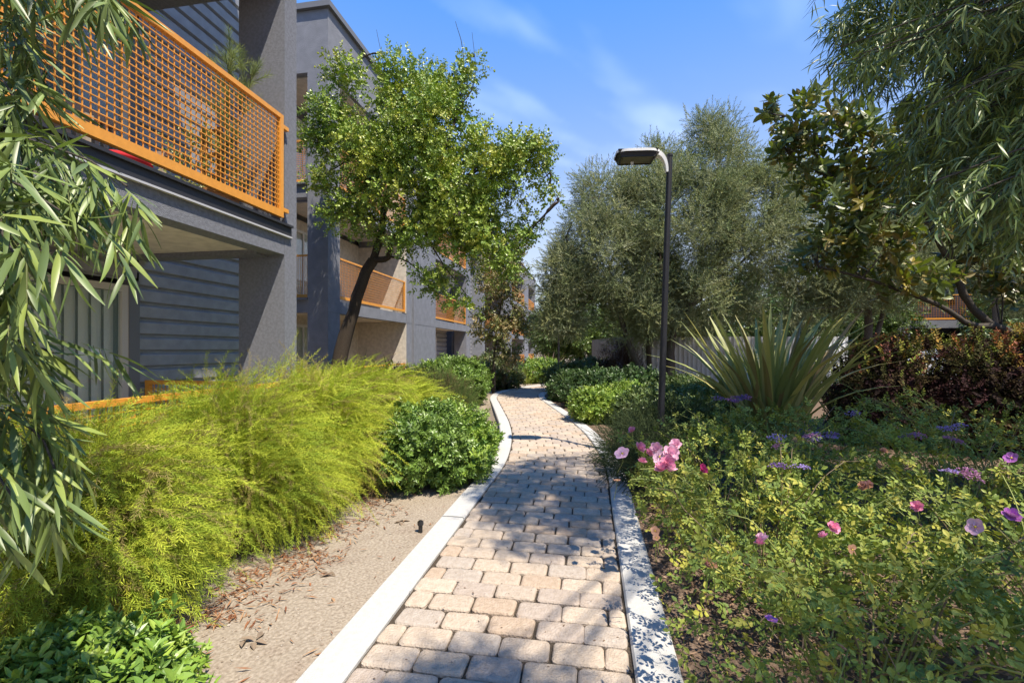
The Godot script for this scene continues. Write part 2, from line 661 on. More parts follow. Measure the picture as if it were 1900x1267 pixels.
# ---------- buildings ----------
# mesh-panel railing along an axis, in world coordinates; near ones get each wire as its own piece
func railing(owner_node: Node3D, a: Vector3, b: Vector3, height: float, single_wires: bool, square := 0.0508, rail := 0.05) -> void:
	var along := (b - a).normalized()
	var length := a.distance_to(b)
	var r := Node3D.new()
	r.name = "railing"
	owner_node.add_child(r, true)
	r.position = a - base_of(owner_node)
	var t := Vector3(absf(along.z), 0, absf(along.x)) * rail * 0.5
	var top := a + Vector3.UP * height
	box(r, "top_rail", M.orange, top - t - Vector3.UP * 0.045, b + Vector3.UP * height + t)
	box(r, "bottom_rail", M.orange, a - t, b + t + Vector3.UP * 0.075)
	var inner_lo := a.y + 0.075
	var inner_hi := a.y + height - 0.045
	for e in [a, b - along * 0.05]:
		box(r, "post", M.orange, Vector3(e.x, inner_lo, e.z) - t * 0.98, Vector3(e.x, inner_hi, e.z) + along * 0.05 + t * 0.98)
	var n := int((length - 0.1) / square)
	var rows := int((inner_hi - inner_lo) / square)
	var mb := MB.new()
	var w := 0.0035
	for k in range(1, n + 1):
		var p := a + along * (0.05 + (length - 0.1) * k / (n + 1.0))
		var lo := Vector3(p.x, inner_lo, p.z)
		var hi := Vector3(p.x, inner_hi, p.z)
		if single_wires:
			box(r, "wire", M.orange, lo - Vector3(w, 0, w), hi + Vector3(w, 0, w))
		else:
			mb.cube(lo - Vector3(w, 0, w), hi + Vector3(w, 0, w))
	var off := Vector3(absf(along.z), 0, absf(along.x)) * w * 1.9
	for k in range(1, rows + 1):
		var y := inner_lo + (inner_hi - inner_lo) * k / (rows + 1.0)
		var lo := Vector3(a.x, y, a.z) + along * 0.05
		var hi := Vector3(b.x, y, b.z) - along * 0.05
		var th := Vector3(absf(along.z), 0, absf(along.x)) * w + Vector3.UP * w
		if single_wires:
			box(r, "wire", M.orange, lo - th + off, hi + th + off)
		else:
			mb.cube(lo - th + off, hi + th + off)
	if not single_wires:
		part(r, "wire_mesh", mb.commit(), M.orange).set_meta("kind", "stuff")
# horizontally ribbed metal sheet facing +x
func siding(owner_node: Node3D, x: float, z0: float, z1: float, y0: float, y1: float, pitch := 0.183) -> void:
	var prof := []
	var y := y0
	while y < y1 - 0.001:
		# one rib: valley, sloping shoulder, flat face, sharp return underneath the next
		for q in [[0.0, 0.0], [0.10, 0.0], [0.19, 0.042], [0.84, 0.046], [0.90, 0.034], [0.955, 0.0]]:
			if y + q[0] * pitch < y1:
				prof.append(Vector2(q[1], y + q[0] * pitch))
		y += pitch
	prof.append(Vector2(0.0, y1))
	var mb := MB.new()
	for k in prof.size() - 1:
		var p: Vector2 = prof[k]
		var q: Vector2 = prof[k + 1]
		mb.quad(Vector3(x + p.x, p.y, z0), Vector3(x + q.x, q.y, z0), Vector3(x + q.x, q.y, z1), Vector3(x + p.x, p.y, z1), Vector3.RIGHT)
	part(owner_node, "siding", mb.commit(), M.siding)
# glazed opening in a wall that faces +x
func window(owner_node: Node3D, x: float, z0: float, z1: float, y0: float, y1: float, called := "window", slats := 0, frame := 0.06, fm: Material = null) -> void:
	if fm == null:
		fm = M.window_frame
	var o := Node3D.new()
	o.name = called
	owner_node.add_child(o, true)
	o.position = Vector3(x, y0, (z0 + z1) / 2) - base_of(owner_node)
	var lo := minf(z0, z1)
	var hi := maxf(z0, z1)
	box(o, "frame", fm, Vector3(x, y1 - frame, lo), Vector3(x + 0.05, y1, hi))
	box(o, "frame", fm, Vector3(x, y0, lo), Vector3(x + 0.05, y0 + frame, hi))
	box(o, "frame", fm, Vector3(x, y0 + frame, lo), Vector3(x + 0.05, y1 - frame, lo + frame))
	box(o, "frame", fm, Vector3(x, y0 + frame, hi - frame), Vector3(x + 0.05, y1 - frame, hi))
	var mid := (lo + hi) / 2
	box(o, "mullion", fm, Vector3(x + 0.002, y0 + frame, mid - frame * 0.4), Vector3(x + 0.047, y1 - frame, mid + frame * 0.4))
	box(o, "pane", M.glass, Vector3(x + 0.024, y0 + frame, lo + frame), Vector3(x + 0.028, y1 - frame, mid - frame * 0.4))
	box(o, "pane", M.glass, Vector3(x + 0.024, y0 + frame, mid + frame * 0.4), Vector3(x + 0.028, y1 - frame, hi - frame))
	if slats > 0:
		var step := (hi - lo - 2 * frame) / slats
		for k in slats:
			var s := part(o, "blind_slat", slat_mesh(step * 1.06, y1 - y0 - 2 * frame), M.blind, Vector3(x - 0.05, (y0 + y1) / 2, lo + frame + step * (k + 0.5)))
			s.rotation.y = 0.28
	box(o, "room_wall", M.room, Vector3(x - 0.14, y0, lo), Vector3(x - 0.12, y1, hi))
var slat_cache := {}
func slat_mesh(w: float, h: float) -> ArrayMesh:
	var key := "%.3f %.3f" % [w, h]
	if not slat_cache.has(key):
		var mb := MB.new()
		var pts := PackedVector3Array()
		for k in 5:
			var f := k / 4.0 - 0.5
			pts.append(Vector3(0.012 * (1 - 4 * f * f), -h / 2, f * w))
			pts.append(Vector3(0.012 * (1 - 4 * f * f), h / 2, f * w))
		mb.grid(pts, 5, 2, Vector3.RIGHT)
		slat_cache[key] = mb.commit()
	return slat_cache[key]
func make_near_block() -> void:
	var b := thing("apartment_block", "dark grey stucco apartment block with ribbed metal siding and a deep orange-railed balcony", "building", Vector3(-4.5, 0, -2.0))
	var V := func(x, y, z): return Vector3(x, y, z)
	# free-standing blade column
	box(b, "column", M.stucco, V.call(-3.81, -0.2, -4.62), V.call(-3.25, 9.6, -4.42))
	# balcony slabs with front and end beams
	for y in [2.42, 5.28]:
		box(b, "front_beam", M.stucco, V.call(-3.45, y, -4.418), V.call(-3.252, y + 0.30, 4.0))
		box(b, "end_beam", M.stucco, V.call(-5.0, y - 0.02, -4.418), V.call(-3.452, y + 0.26, -4.25))
		box(b, "soffit", M.soffit, V.call(-5.0, y + 0.03, -4.25), V.call(-3.45, y + 0.06, 4.0))
		box(b, "balcony_floor", M.stucco, V.call(-5.0, y + 0.06, -4.25), V.call(-3.45, y + 0.24, 4.0))
		# two metal drip edges under the railing
		box(b, "drip_edge", M.black_metal, V.call(-3.47, y + 0.302, -4.5), V.call(-3.20, y + 0.326, 4.0))
		box(b, "drip_edge", M.black_metal, V.call(-3.25, y + 0.21, -4.5), V.call(-3.225, y + 0.30, 4.0))
		box(b, "flashing", M.zinc, V.call(-3.25, y + 0.19, -4.5), V.call(-3.215, y + 0.206, 4.0))
	box(b, "roof", M.stucco, V.call(-12.0, 9.0, -4.418), V.call(-3.2, 9.6, 4.0))
	# siding behind, broken round the glazed doors
	var back := -5.04
	siding(b, back, -4.32, -5.9, -0.1, 9.0)
	for y in [0.0, 2.72]:
		siding(b, back, 4.0, -4.30, y + 2.16, y + 2.72)
		siding(b, back, 0.4, 4.0, y, y + 2.16)
		box(b, "door_trim", M.trim, V.call(back - 0.02, y, -4.318), V.call(back + 0.06, y + 2.16, -4.20))
	siding(b, back, -4.30, 4.0, 5.44, 9.0)
	box(b, "wall", M.room, V.call(-12.0, -0.1, -5.88), V.call(-5.25, 9.0, 4.0))
	window(b, back, -4.2, -1.85, 0.02, 2.10, "glass_door", 18, 0.07)
	window(b, back, -1.83, 0.38, 0.02, 2.10, "glass_door", 18, 0.07)
	window(b, back, -4.2, -1.85, 2.75, 4.84, "glass_door", 0, 0.07)
	window(b, back, -1.83, 0.38, 2.75, 4.84, "glass_door", 0, 0.07)
	# balcony railing over the path
	railing(b, V.call(-3.22, 2.79, -4.33), V.call(-3.22, 2.79, -1.2), 1.08, true)
	box(b, "bracket", M.orange, V.call(-3.24, 2.86, -4.42), V.call(-3.2, 2.90, -4.33))
	box(b, "bracket", M.orange, V.call(-3.24, 3.74, -4.42), V.call(-3.2, 3.78, -4.33))
	# terrace railing on the ground floor
	railing(b, V.call(-3.28, 0.02, -4.36), V.call(-3.28, 0.02, -0.6), 1.03, false)
	railing(b, V.call(-4.98, 0.02, -4.40), V.call(-3.84, 0.02, -4.40), 1.03, false)
	box(b, "terrace_slab", M.concrete, V.call(-5.0, -0.25, -4.41), V.call(-3.30, 0.0, 4.0))
func loggia(b: Node3D, x: float, depth: float, z_near: float, z_far: float, floors: Array, inner: Material, with_siding: bool, doors: bool) -> void:
	# an opening between z_near and z_far on a facade at x, with slabs, back wall and railings
	var back := x - depth
	for k in floors.size():
		var y: float = floors[k]
		if y > 0.1:
			box(b, "slab_edge", M.stucco_light, Vector3(x - 0.2, y - 0.34, z_far), Vector3(x - 0.002, y - 0.03, z_near))
			box(b, "soffit", M.soffit, Vector3(back, y - 0.30, z_far), Vector3(x - 0.2, y - 0.27, z_near))
			box(b, "balcony_floor", M.stucco_light, Vector3(back, y - 0.27, z_far), Vector3(x - 0.2, y - 0.05, z_near))
			railing(b, Vector3(x - 0.06, y + 0.04, z_near - 0.02), Vector3(x - 0.06, y + 0.04, z_far + 0.02), 1.06, false, 0.0762)
		else:
			railing(b, Vector3(x - 0.06, 0.02, z_near - 0.02), Vector3(x - 0.06, 0.02, z_far + 0.02), 0.9, false, 0.0762)
		var top := y + 2.4
		if with_siding:
			siding(b, back, z_far, z_near, y, top, 0.22)
			window(b, back + 0.06, lerpf(z_near, z_far, 0.25), lerpf(z_near, z_far, 0.62), y + 0.75, y + 2.0, "window", 0, 0.07, M.white_trim)
		else:
			box(b, "back_wall", inner, Vector3(back - 0.1, y, z_far), Vector3(back, top, z_near))
			if doors:
				var z0 := lerpf(z_near, z_far, 0.52)
				box(b, "door_frame", M.soffit, Vector3(back, y, z0 - 1.25), Vector3(back + 0.05, y + 2.15, z0 + 0.1))
				box(b, "door", inner, Vector3(back + 0.03, y + 0.05, z0 - 1.12), Vector3(back + 0.065, y + 2.03, z0 - 0.03))
				window(b, back + 0.01, z_near - 0.25, z0 + 0.35, y + 0.03, y + 2.1, "glass_door", 10, 0.07, M.white_trim)
func make_second_block() -> void:
	var b := thing("apartment_block", "three-storey grey stucco block with cream loggias behind the leaning pear tree", "building", Vector3(-8, 0, -17))
	var x := -6.3
	var fl := [0.0, 2.65, 5.5]
	# corner pier and the long walls
	box(b, "pier", M.stucco_light, Vector3(-6.85, -0.2, -10.7), Vector3(x, 8.2, -10.16))
	box(b, "wall", M.stucco_light, Vector3(-8.1, -0.2, -18.0), Vector3(x, 8.2, -15.0))
	box(b, "pier", M.stucco_light, Vector3(-6.95, -0.2, -23.55), Vector3(x, 8.2, -22.75))
	# far side walls of the loggias are painted cream
	for y in fl:
		box(b, "side_wall", M.cream, Vector3(-8.1, y, -15.0), Vector3(x - 0.02, y + 2.34, -14.97))
	box(b, "top_wall", M.stucco_light, Vector3(-14, 8.2, -23.55), Vector3(x, 9.72, -10.16))
	box(b, "parapet_cap", M.trim, Vector3(-14.05, 9.72, -23.62), Vector3(x + 0.09, 9.86, -10.07))
	box(b, "ceiling", M.soffit, Vector3(-8.0, 8.16, -22.7), Vector3(x - 0.1, 8.2, -10.3))
	loggia(b, x, 1.8, -10.7, -14.97, fl, M.cream, false, true)
	loggia(b, x, 1.1, -18.0, -22.75, fl, M.cream, true, false)
	for y in [2.31, 5.16, 8.1]:
		for e in [[-18.0, -15.0], [-10.7, -10.16], [-23.55, -22.75]]:
			box(b, "control_joint", M.trim, Vector3(x - 0.01, y, e[0] + 0.01), Vector3(x + 0.004, y + 0.014, e[1] - 0.002))
	box(b, "downpipe", M.stucco_light, Vector3(x, 0.0, -15.55), Vector3(x + 0.07, 9.7, -15.47))
	# near end: open side of the corner loggia with its own rails
	for y in fl:
		if y > 0.1:
			box(b, "slab_edge", M.stucco_light, Vector3(-9.6, y - 0.34, -10.4), Vector3(-6.852, y - 0.03, -10.2))
			box(b, "ledge", M.trim, Vector3(-9.6, y - 0.03, -10.45), Vector3(-6.84, y + 0.02, -10.13))
			railing(b, Vector3(-8.08, y + 0.04, -10.26), Vector3(-6.86, y + 0.04, -10.26), 1.06, false)
		else:
			railing(b, Vector3(-8.08, 0.02, -10.26), Vector3(-6.86, 0.02, -10.26), 0.9, false)
		box(b, "return_wall", M.cream, Vector3(-8.2, y, -10.72), Vector3(-8.1, y + 2.4, -10.3))
	box(b, "rear_wall", M.stucco_light, Vector3(-14, -0.2, -23.4), Vector3(-8.25, 8.2, -10.3))
	# ribbed bay with a white eave between the blocks
	siding(b, -6.9, -23.56, -25.9, 0, 7.6, 0.22)
	box(b, "eave", M.white_trim, Vector3(-7.0, 7.6, -26.2), Vector3(-6.05, 7.8, -23.56))
	for y in fl:
		window(b, -6.83, -24.1, -25.2, y + 0.7, y + 2.1, "window", 0, 0.08, M.white_trim)
	for y in [0.9, 3.6, 6.4]:
		pass
func make_third_block() -> void:
	var b := thing("apartment_block", "farthest pale grey block with orange balconies beyond the bronze-leaved young tree", "building", Vector3(-8, 0, -36))
	var x := -6.2
	var fl := [0.0, 2.65, 5.5]
	box(b, "pier", M.stucco_light, Vector3(-7.0, -0.2, -26.5), Vector3(x, 8.0, -25.9))
	box(b, "wall", M.stucco_light, Vector3(-8.0, -0.2, -36.0), Vector3(x, 8.0, -33.2))
	box(b, "wall", M.stucco_light, Vector3(-8.0, -0.2, -46.0), Vector3(x, 8.0, -43.2))
	box(b, "pier", M.stucco_light, Vector3(-7.0, -0.2, -52.0), Vector3(x, 8.0, -51.0))
	box(b, "top_wall", M.stucco_light, Vector3(-14, 8.0, -52), Vector3(x, 9.2, -25.9))
	box(b, "parapet_cap", M.trim, Vector3(-14.05, 9.2, -52.05), Vector3(x + 0.08, 9.32, -25.84))
	loggia(b, x, 1.6, -26.5, -33.2, fl, M.cream, false, true)
	loggia(b, x, 1.6, -36.0, -43.2, fl, M.cream, false, true)
	loggia(b, x, 1.2, -46.0, -51.0, fl, M.cream, true, false)
	box(b, "rear_wall", M.stucco_light, Vector3(-14, -0.2, -51.9), Vector3(-8.1, 8.0, -26.0))
func make_right_block() -> void:
	var b := thing("apartment_block", "distant grey building with orange railings seen under the magnolia branches", "building", Vector3(26, 0, -24))
	# facade faces the path (-x) and the eye (+z)
	var z := -22.0
	box(b, "wall", M.stucco_light, Vector3(13.0, -0.2, -34.0), Vector3(40.0, 5.4, z - 1.6))
	for k in 7:
		box(b, "pier", M.stucco_light, Vector3(13.0 + k * 4.0, -0.2, z - 1.6), Vector3(13.5 + k * 4.0, 5.4, z))
	box(b, "slab_edge", M.stucco_light, Vector3(13.5, 2.3, z - 1.6), Vector3(37.0, 2.62, z - 0.02))
	box(b, "roof", M.trim, Vector3(12.9, 5.4, -34.1), Vector3(40.1, 5.6, z + 0.1))
	for k in 6:
		for y in [0.05, 2.66]:
			railing(b, Vector3(13.5 + k * 4.0, y, z - 0.1), Vector3(17.0 + k * 4.0, y, z - 0.1), 1.06, false, 0.1)
		box(b, "window", M.dark_glass, Vector3(14.4 + k * 4.0, 0.9, z - 1.6), Vector3(16.2 + k * 4.0, 2.1, z - 1.56))
		box(b, "window", M.dark_glass, Vector3(14.4 + k * 4.0, 3.4, z - 1.6), Vector3(16.2 + k * 4.0, 4.7, z - 1.56))
func make_fence() -> void:
	# plain wall running back, ribbed metal sheets facing the path
	var w := thing("garden_wall", "plain grey rendered wall joining the white ribbed fence", "wall", Vector3(0.7, 0, -19))
	var a := Vector3(0.18, 0, -22.3)
	var c := Vector3(1.2, 0, -15.5)
	var d := (c - a).normalized()
	var s := Vector3(-d.z, 0, d.x) * 0.1
	var mb := MB.new()
	var low := -0.2
	for q in [[a + s, c + s, s], [a - s, c - s, -s]]:
		mb.quad(q[0] + Vector3.UP * low, q[1] + Vector3.UP * low, q[1] + Vector3.UP * 1.84, q[0] + Vector3.UP * 1.84, q[2])
	mb.quad(a + s + Vector3.UP * 1.84, c + s + Vector3.UP * 1.84, c - s + Vector3.UP * 1.84, a - s + Vector3.UP * 1.84, Vector3.UP)
	mb.quad(c + s + Vector3.UP * low, c - s + Vector3.UP * low, c - s + Vector3.UP * 1.84, c + s + Vector3.UP * 1.84, d)
	mb.quad(a + s + Vector3.UP * low, a - s + Vector3.UP * low, a - s + Vector3.UP * 1.84, a + s + Vector3.UP * 1.84, -d)
	part(w, "wall_face", mb.commit(), M.render_grey)
	box(w, "coping", M.concrete, Vector3(0.14, 1.84, -22.4), Vector3(0.22, 1.845, -22.35))
	var f := thing("metal_fence", "white vertically ribbed metal fence behind the olive trunks", "fence", Vector3(3.5, 0, -15.8))
	var p0 := Vector3(1.3, 0, -15.45)
	var p1 := Vector3(7.6, 0, -16.55)
	var dir := (p1 - p0).normalized()
	var out := Vector3(dir.z, 0, -dir.x) * -1.0
	var total := p0.distance_to(p1)
	var sheet := 0.9
	var k := 0
	while k * sheet < total:
		var m2 := MB.new()
		var pts := PackedVector3Array()
		var n := 0
		var t := k * sheet + 0.004
		while t < (k + 1) * sheet - 0.004:
			for q in [[0.0, 0.0], [0.09, 0.0], [0.105, 0.032], [0.135, 0.032]]:
				var pp: Vector3 = p0 + dir * (t + q[0]) + out * q[1]
				pts.append(pp + Vector3.UP * 0.05)
				pts.append(pp + Vector3.UP * 1.82)
				n += 1
			t += 0.15
		m2.grid(pts, n, 2, out)
		part(f, "sheet", m2.commit(), M.white_metal)
		k += 1
	for q in 4:
		var pp := p0 + dir * (total * q / 3.0) - out * 0.05
		box(f, "post", M.white_metal, pp - Vector3(0.03, 0.2, 0.03), pp + Vector3(0.03, 1.8, 0.03))

# ---------- street furniture ----------
func lamp_post(base: Vector3, top: Vector3, label: String, arm_dir: Vector3, detailed: bool) -> void:
	var l := thing("street_lamp", label, "street lamp", base, "lamp posts along the path")
	var up := (top - base).normalized()
	var mb := MB.new()
	mb.tube(PackedVector3Array([base - up * 0.1, base + up * 0.02, top]), PackedFloat32Array([0.043, 0.043, 0.034]), 16)
	part(l, "pole", mb.commit(), M.lamp_black)
	mb = MB.new()
	mb.tube(PackedVector3Array([base + up * 0.0, base + up * 0.03, base + up * 0.05]), PackedFloat32Array([0.10, 0.10, 0.055]), 16)
	part(l, "base_plate", mb.commit(), M.lamp_black)
	mb = MB.new()
	mb.tube(PackedVector3Array([top, top + up * 0.02, top + up * 0.035]), PackedFloat32Array([0.039, 0.039, 0.022]), 16)
	part(l, "cap", mb.commit(), M.lamp_black)
	if not detailed:
		return
	# curved arm: a flat bar sweeping up from the pole and over into the head
	var d := arm_dir.normalized()
	var side := d.cross(Vector3.UP).normalized()
	var pts := PackedVector3Array()
	var n := 0
	for k in 9:
		var f := k / 8.0
		var c := top + Vector3.UP * (-0.20 + 0.235 * sin(f * PI * 0.5)) + d * (0.035 + 0.13 * (1.0 - cos(f * PI * 0.5)))
		var tg := Vector3.UP * cos(f * PI * 0.5) + d * sin(f * PI * 0.5)
		var nrm := (Vector3.UP * sin(f * PI * 0.5) - d * cos(f * PI * 0.5))
		var hw := lerpf(0.03, 0.055, f)
		var ht := lerpf(0.012, 0.03, f)
		for q in [[-1, -1], [1, -1], [1, 1], [-1, 1], [-1, -1]]:
			pts.append(c + side * hw * q[0] + nrm * ht * q[1])
		n += 1
	mb = MB.new()
	for k in 4:
		var strip := PackedVector3Array()
		for r in n:
			strip.append(pts[r * 5 + k])
			strip.append(pts[r * 5 + k + 1])
		var ctr := (pts[20] + pts[22]) * 0.5
		mb.grid(strip, n, 2, (pts[20 + k] + pts[21 + k]) * 0.5 - ctr)
	part(l, "arm", mb.commit(), M.lamp_silver)
	# shoebox head: a shallow domed lid over a dark tapered housing
	var c0 := top + d * 0.15 + Vector3.UP * 0.03
	var long := 0.52
	var lid := PackedVector3Array()
	var rows := 13
	for r in rows:
		var u := float(r) / (rows - 1)
		for q in 9:
			var w := q / 4.0 - 1.0
			var plan := 0.17 * (1.0 - 0.35 * pow(absf(u - 0.5) * 2.0, 5.0))
			var dome := 0.034 * (1 - pow(absf(w), 3.0)) * (1.0 - 0.85 * pow(absf(u * 2 - 1), 4.0))
			lid.append(c0 + d * u * long + side * plan * w + Vector3.UP * (dome + 0.012))
	mb = MB.new()
	mb.grid(lid, rows, 9, Vector3.UP)
	for sg in [0, 8]:
		var edge := PackedVector3Array()
		for r in rows:
			edge.append(lid[r * 9 + sg])
			edge.append(lid[r * 9 + sg] - Vector3.UP * 0.03)
		mb.grid(edge, rows, 2, -side if sg == 0 else side)
	for r in [0, rows - 1]:
		var edge := PackedVector3Array()
		for q in 9:
			edge.append(lid[r * 9 + q])
			edge.append(Vector3(lid[r * 9 + q].x, c0.y - 0.018, lid[r * 9 + q].z))
		mb.grid(edge, 9, 2, -d if r == 0 else d)
	part(l, "lamp_lid", mb.commit(), M.lamp_silver)
	mb = MB.new()
	var ring := []
	for sgn in [0, 1]:
		ring.append([c0 + side * 0.152 + d * 0.02, c0 - side * 0.152 + d * 0.02, c0 - side * 0.156 + d * long * 0.97, c0 + side * 0.156 + d * long * 0.97])
	var lower := []
	var mid: Vector3 = c0 + d * long * 0.5
	for p in ring[0]:
		lower.append(mid + (p - mid) * 0.86 - Vector3.UP * 0.062)
	var upper := []
	for p in ring[0]:
		upper.append(p + Vector3.UP * 0.016)
	for k in 4:
		var q := (k + 1) % 4
		mb.quad(upper[k], upper[q], lower[q], lower[k], (upper[k] + upper[q]) * 0.5 - mid)
	part(l, "housing", mb.commit(), M.lamp_black)
	mb = MB.new()
	mb.quad(lower[0], lower[1], lower[2], lower[3], Vector3.DOWN)
	var lens_o := part(l, "lens", mb.commit(), M.lamp_lens)
	mb = MB.new()
	for k in 4:
		var q := (k + 1) % 4
		var i0: Vector3 = mid + (lower[k] - mid) * 0.9
		var i1: Vector3 = mid + (lower[q] - mid) * 0.9
		var dn := Vector3.DOWN * 0.012
		i0.y = lower[0].y - 0.012
		i1.y = lower[0].y - 0.012
		mb.quad(lower[k] + dn, lower[q] + dn, i1, i0, Vector3.DOWN)
		mb.quad(lower[k], lower[q], lower[q] + dn, lower[k] + dn, lower[k] - mid)
	part(l, "lens_frame", mb.commit(), M.lamp_black)
	mb = MB.new()
	mb.tube(PackedVector3Array([mid + d * 0.05 - Vector3.UP * 0.09, mid + d * 0.05 - Vector3.UP * 0.125]), PackedFloat32Array([0.02, 0.016]), 10)
	part(l, "sensor", mb.commit(), M.lamp_silver)
func make_sprinkler() -> void:
	var p := on_ground(780, 985, -0.02)
	var s := thing("sprinkler_head", "small black irrigation riser standing in bare soil beside the kerb", "sprinkler", p)
	var mb := MB.new()
	mb.tube(PackedVector3Array([p - Vector3.UP * 0.05, p + Vector3.UP * 0.045]), PackedFloat32Array([0.016, 0.016]), 14)
	part(s, "riser", mb.commit(), M.black_plastic)
	mb = MB.new()
	mb.tube(PackedVector3Array([p + Vector3.UP * 0.045, p + Vector3.UP * 0.05, p + Vector3.UP * 0.072, p + Vector3.UP * 0.078]), PackedFloat32Array([0.02, 0.024, 0.024, 0.018]), 14)
	part(s, "cap", mb.commit(), M.black_plastic)
	mb = MB.new()
	mb.tube(PackedVector3Array([p + Vector3.UP * 0.078, p + Vector3.UP * 0.084]), PackedFloat32Array([0.011, 0.010]), 10)
	part(s, "nozzle", mb.commit(), M.black_plastic)

# ---------- plants ----------
func strap_leaf(length: float, width: float, arch: float, fold: float) -> ArrayMesh:
	var mb := MB.new()
	var left := PackedVector3Array()
	var right := PackedVector3Array()
	var n := 9
	for k in n:
		var f := float(k) / (n - 1)
		var w := width * 0.5 * (0.55 + 0.45 * minf(1.0, f * 3.0)) * (1.0 - pow(f, 4.0)) + 0.0005
		var c := Vector3(0, length * (f - 0.18 * arch * f * f * f), -length * arch * 0.75 * pow(f, 2.4))
		var z := Vector3(0, 0.3 * arch * f, 1)
		left.append(c + Vector3(-w, 0, 0) + z * w * fold)
		left.append(c)
		right.append(c)
		right.append(c + Vector3(w, 0, 0) + z * w * fold)
	mb.grid(left, n, 2, Vector3(0, 0, 1))
	mb.grid(right, n, 2, Vector3(0, 0, 1))
	return mb.commit()
func flax(base: Vector3, blades: int, length: float, width: float, label: String, colors: Array, spread: float, shape: int, group := "", singles := true) -> void:
	var t := thing("flax_plant", label, "plant", base, group)
	var meshes := []
	for k in 10:
		meshes.append(strap_leaf(1.0, width / length, [0.15, 0.3, 0.12, 0.55, 0.2, 0.4, 0.25, 0.1, 0.7, 0.35][k] * (1.0 if shape == 0 else 0.5), rnd(0.3, 0.7)))
	for k in blades:
		var f := sqrt((k + 0.5) / blades)
		var w := k * 2.39996 + rnd(-0.3, 0.3)
		var out := Vector3(cos(w), 0, sin(w))
		var lean := f * spread * rnd(0.7, 1.2)
		var dir := (Vector3.UP + out * lean).normalized()
		var o := MeshInstance3D.new()
		o.name = "blade"
		o.mesh = meshes[rng.randi() % 10]
		o.material_override = tint_of(M.leaf_strap, colors[rng.randi() % colors.size()])
		t.add_child(o, true)
		o.transform = facing(dir, -out * 0.6 + Vector3.UP * 0.8 + rdir() * 0.35, length * rnd(0.6, 1.08), out * f * 0.16)
func shrub(called: String, label: String, base: Vector3, blobs: Array, mesh_list: Array, m: StandardMaterial3D, colors: Array, count: int, size: float, category := "shrub", group := "", singles := 0, upness := 0.4, shell := 0.45, gap := -0.25, grain := 1.0, stems := 7, piece := "leaf_cluster") -> Node3D:
	var t := thing(called, label, category, base, group)
	var mid := Vector3.ZERO
	for b in blobs:
		mid += b[0] / blobs.size()
	for k in stems:
		var b: Array = blobs[k % blobs.size()]
		var e: Vector3 = b[0] + rdir() * b[1] * 0.6
		e.y = maxf(e.y, base.y + b[1].y * 0.5)
		var r0 := rdir() * 0.1
		var s := Vector3(lerpf(base.x, e.x, 0.3) + r0.x, base.y - 0.05, lerpf(base.z, e.z, 0.3) + r0.z)
		limb(t, "stem", [s, s.lerp(e, 0.5) + rdir() * 0.06, e], 0.016, 0.005, M.bark, 5, 0.1)
	var masses := []
	for k in 3:
		masses.append(bunch(mesh_list, 10, 0.1, upness))
	var per := [[], [], []]
	for p in blob_points(blobs, int(count * 0.15), shell, gap, grain, base.y + 0.03):
		per[rng.randi() % 3].append(growing(p[1] + Vector3.UP * upness + rdir() * 0.5, size * rnd(0.75, 1.25), p[0]))
	for k in 3:
		foliage(t, piece, masses[k], m, per[k], colors)
	if singles > 0:
		var outer := []
		for k in mesh_list.size():
			outer.append([])
		for p in blob_points(blobs, singles * 3, 0.92, gap, grain, base.y + 0.03):
			outer[rng.randi() % mesh_list.size()].append(growing(p[1] + Vector3.UP * upness + rdir() * 0.5, size * rnd(0.75, 1.25), p[0]))
		for k in mesh_list.size():
			foliage(t, piece, mesh_list[k], m, outer[k], colors, singles / mesh_list.size())
	return t
var long_shoot: ArrayMesh
func feather_hedge(label: String, base: Vector3, blobs: Array, meshes: Array, count: int, colors: Array) -> void:
	var t := thing("feathery_shrub", label, "shrub", base, "feathery golden hedge under the balcony")
	for k in 16:
		var b: Array = blobs[k % blobs.size()]
		var s := Vector3(b[0].x + rnd(-0.15, 0.15), -0.08, b[0].z + rnd(-0.25, 0.25))
		var e: Vector3 = b[0] + Vector3(rnd(-0.5, 0.7), rnd(0.1, 0.6), rnd(-0.7, 0.7)) * b[1]
		limb(t, "stem", [s, s.lerp(e, 0.5) + Vector3(rnd(-0.05, 0.05), -0.04, rnd(-0.05, 0.05)), e], 0.013, 0.004, M.bark_red, 5, 0.1)
	var pts := blob_points(blobs, count / 12, 0.40, -0.1, 2.6, 0.14)
	var per := [[], [], [], []]
	for p in pts:
		# shoots rise outward and sweep towards the open, sunny side
		var sweep := Vector3(0.42, 0.0, 0.12)
		var dir: Vector3 = p[1] * 0.85 + Vector3.UP * 0.36 + sweep * 0.5 + rdir() * 0.5
		var bend: Vector3 = p[1] * 0.6 + sweep + Vector3.DOWN * 0.55 + rdir() * 0.55
		var y := dir.normalized()
		var z := bend.cross(y).normalized()
		per[rng.randi() % 4].append(Transform3D(Basis(y.cross(z), y, z).scaled(Vector3.ONE * rnd(0.65, 1.3)), p[0] - y * 0.1))
	for k in 4:
		foliage(t, "shoot", meshes[k], M.leaf_feather, per[k], colors)
	# long single shoots arching out of the mass
	var lone := []
	for p in blob_points(blobs, 150, 0.9, -0.5, 1.6, 0.08):
		var y: Vector3 = (p[1] * 0.8 + Vector3.UP * 0.5 + Vector3(0.4, 0, 0.1) + rdir() * 0.35).normalized()
		var z: Vector3 = (p[1] * 0.6 + Vector3(0.6, -0.5, 0.1) + rdir() * 0.4).cross(y).normalized()
		lone.append(Transform3D(Basis(y.cross(z), y, z).scaled(Vector3.ONE * rnd(0.8, 1.25)), p[0] - y * 0.12))
	foliage(t, "shoot", long_shoot, M.leaf_feather, lone, colors, 80)
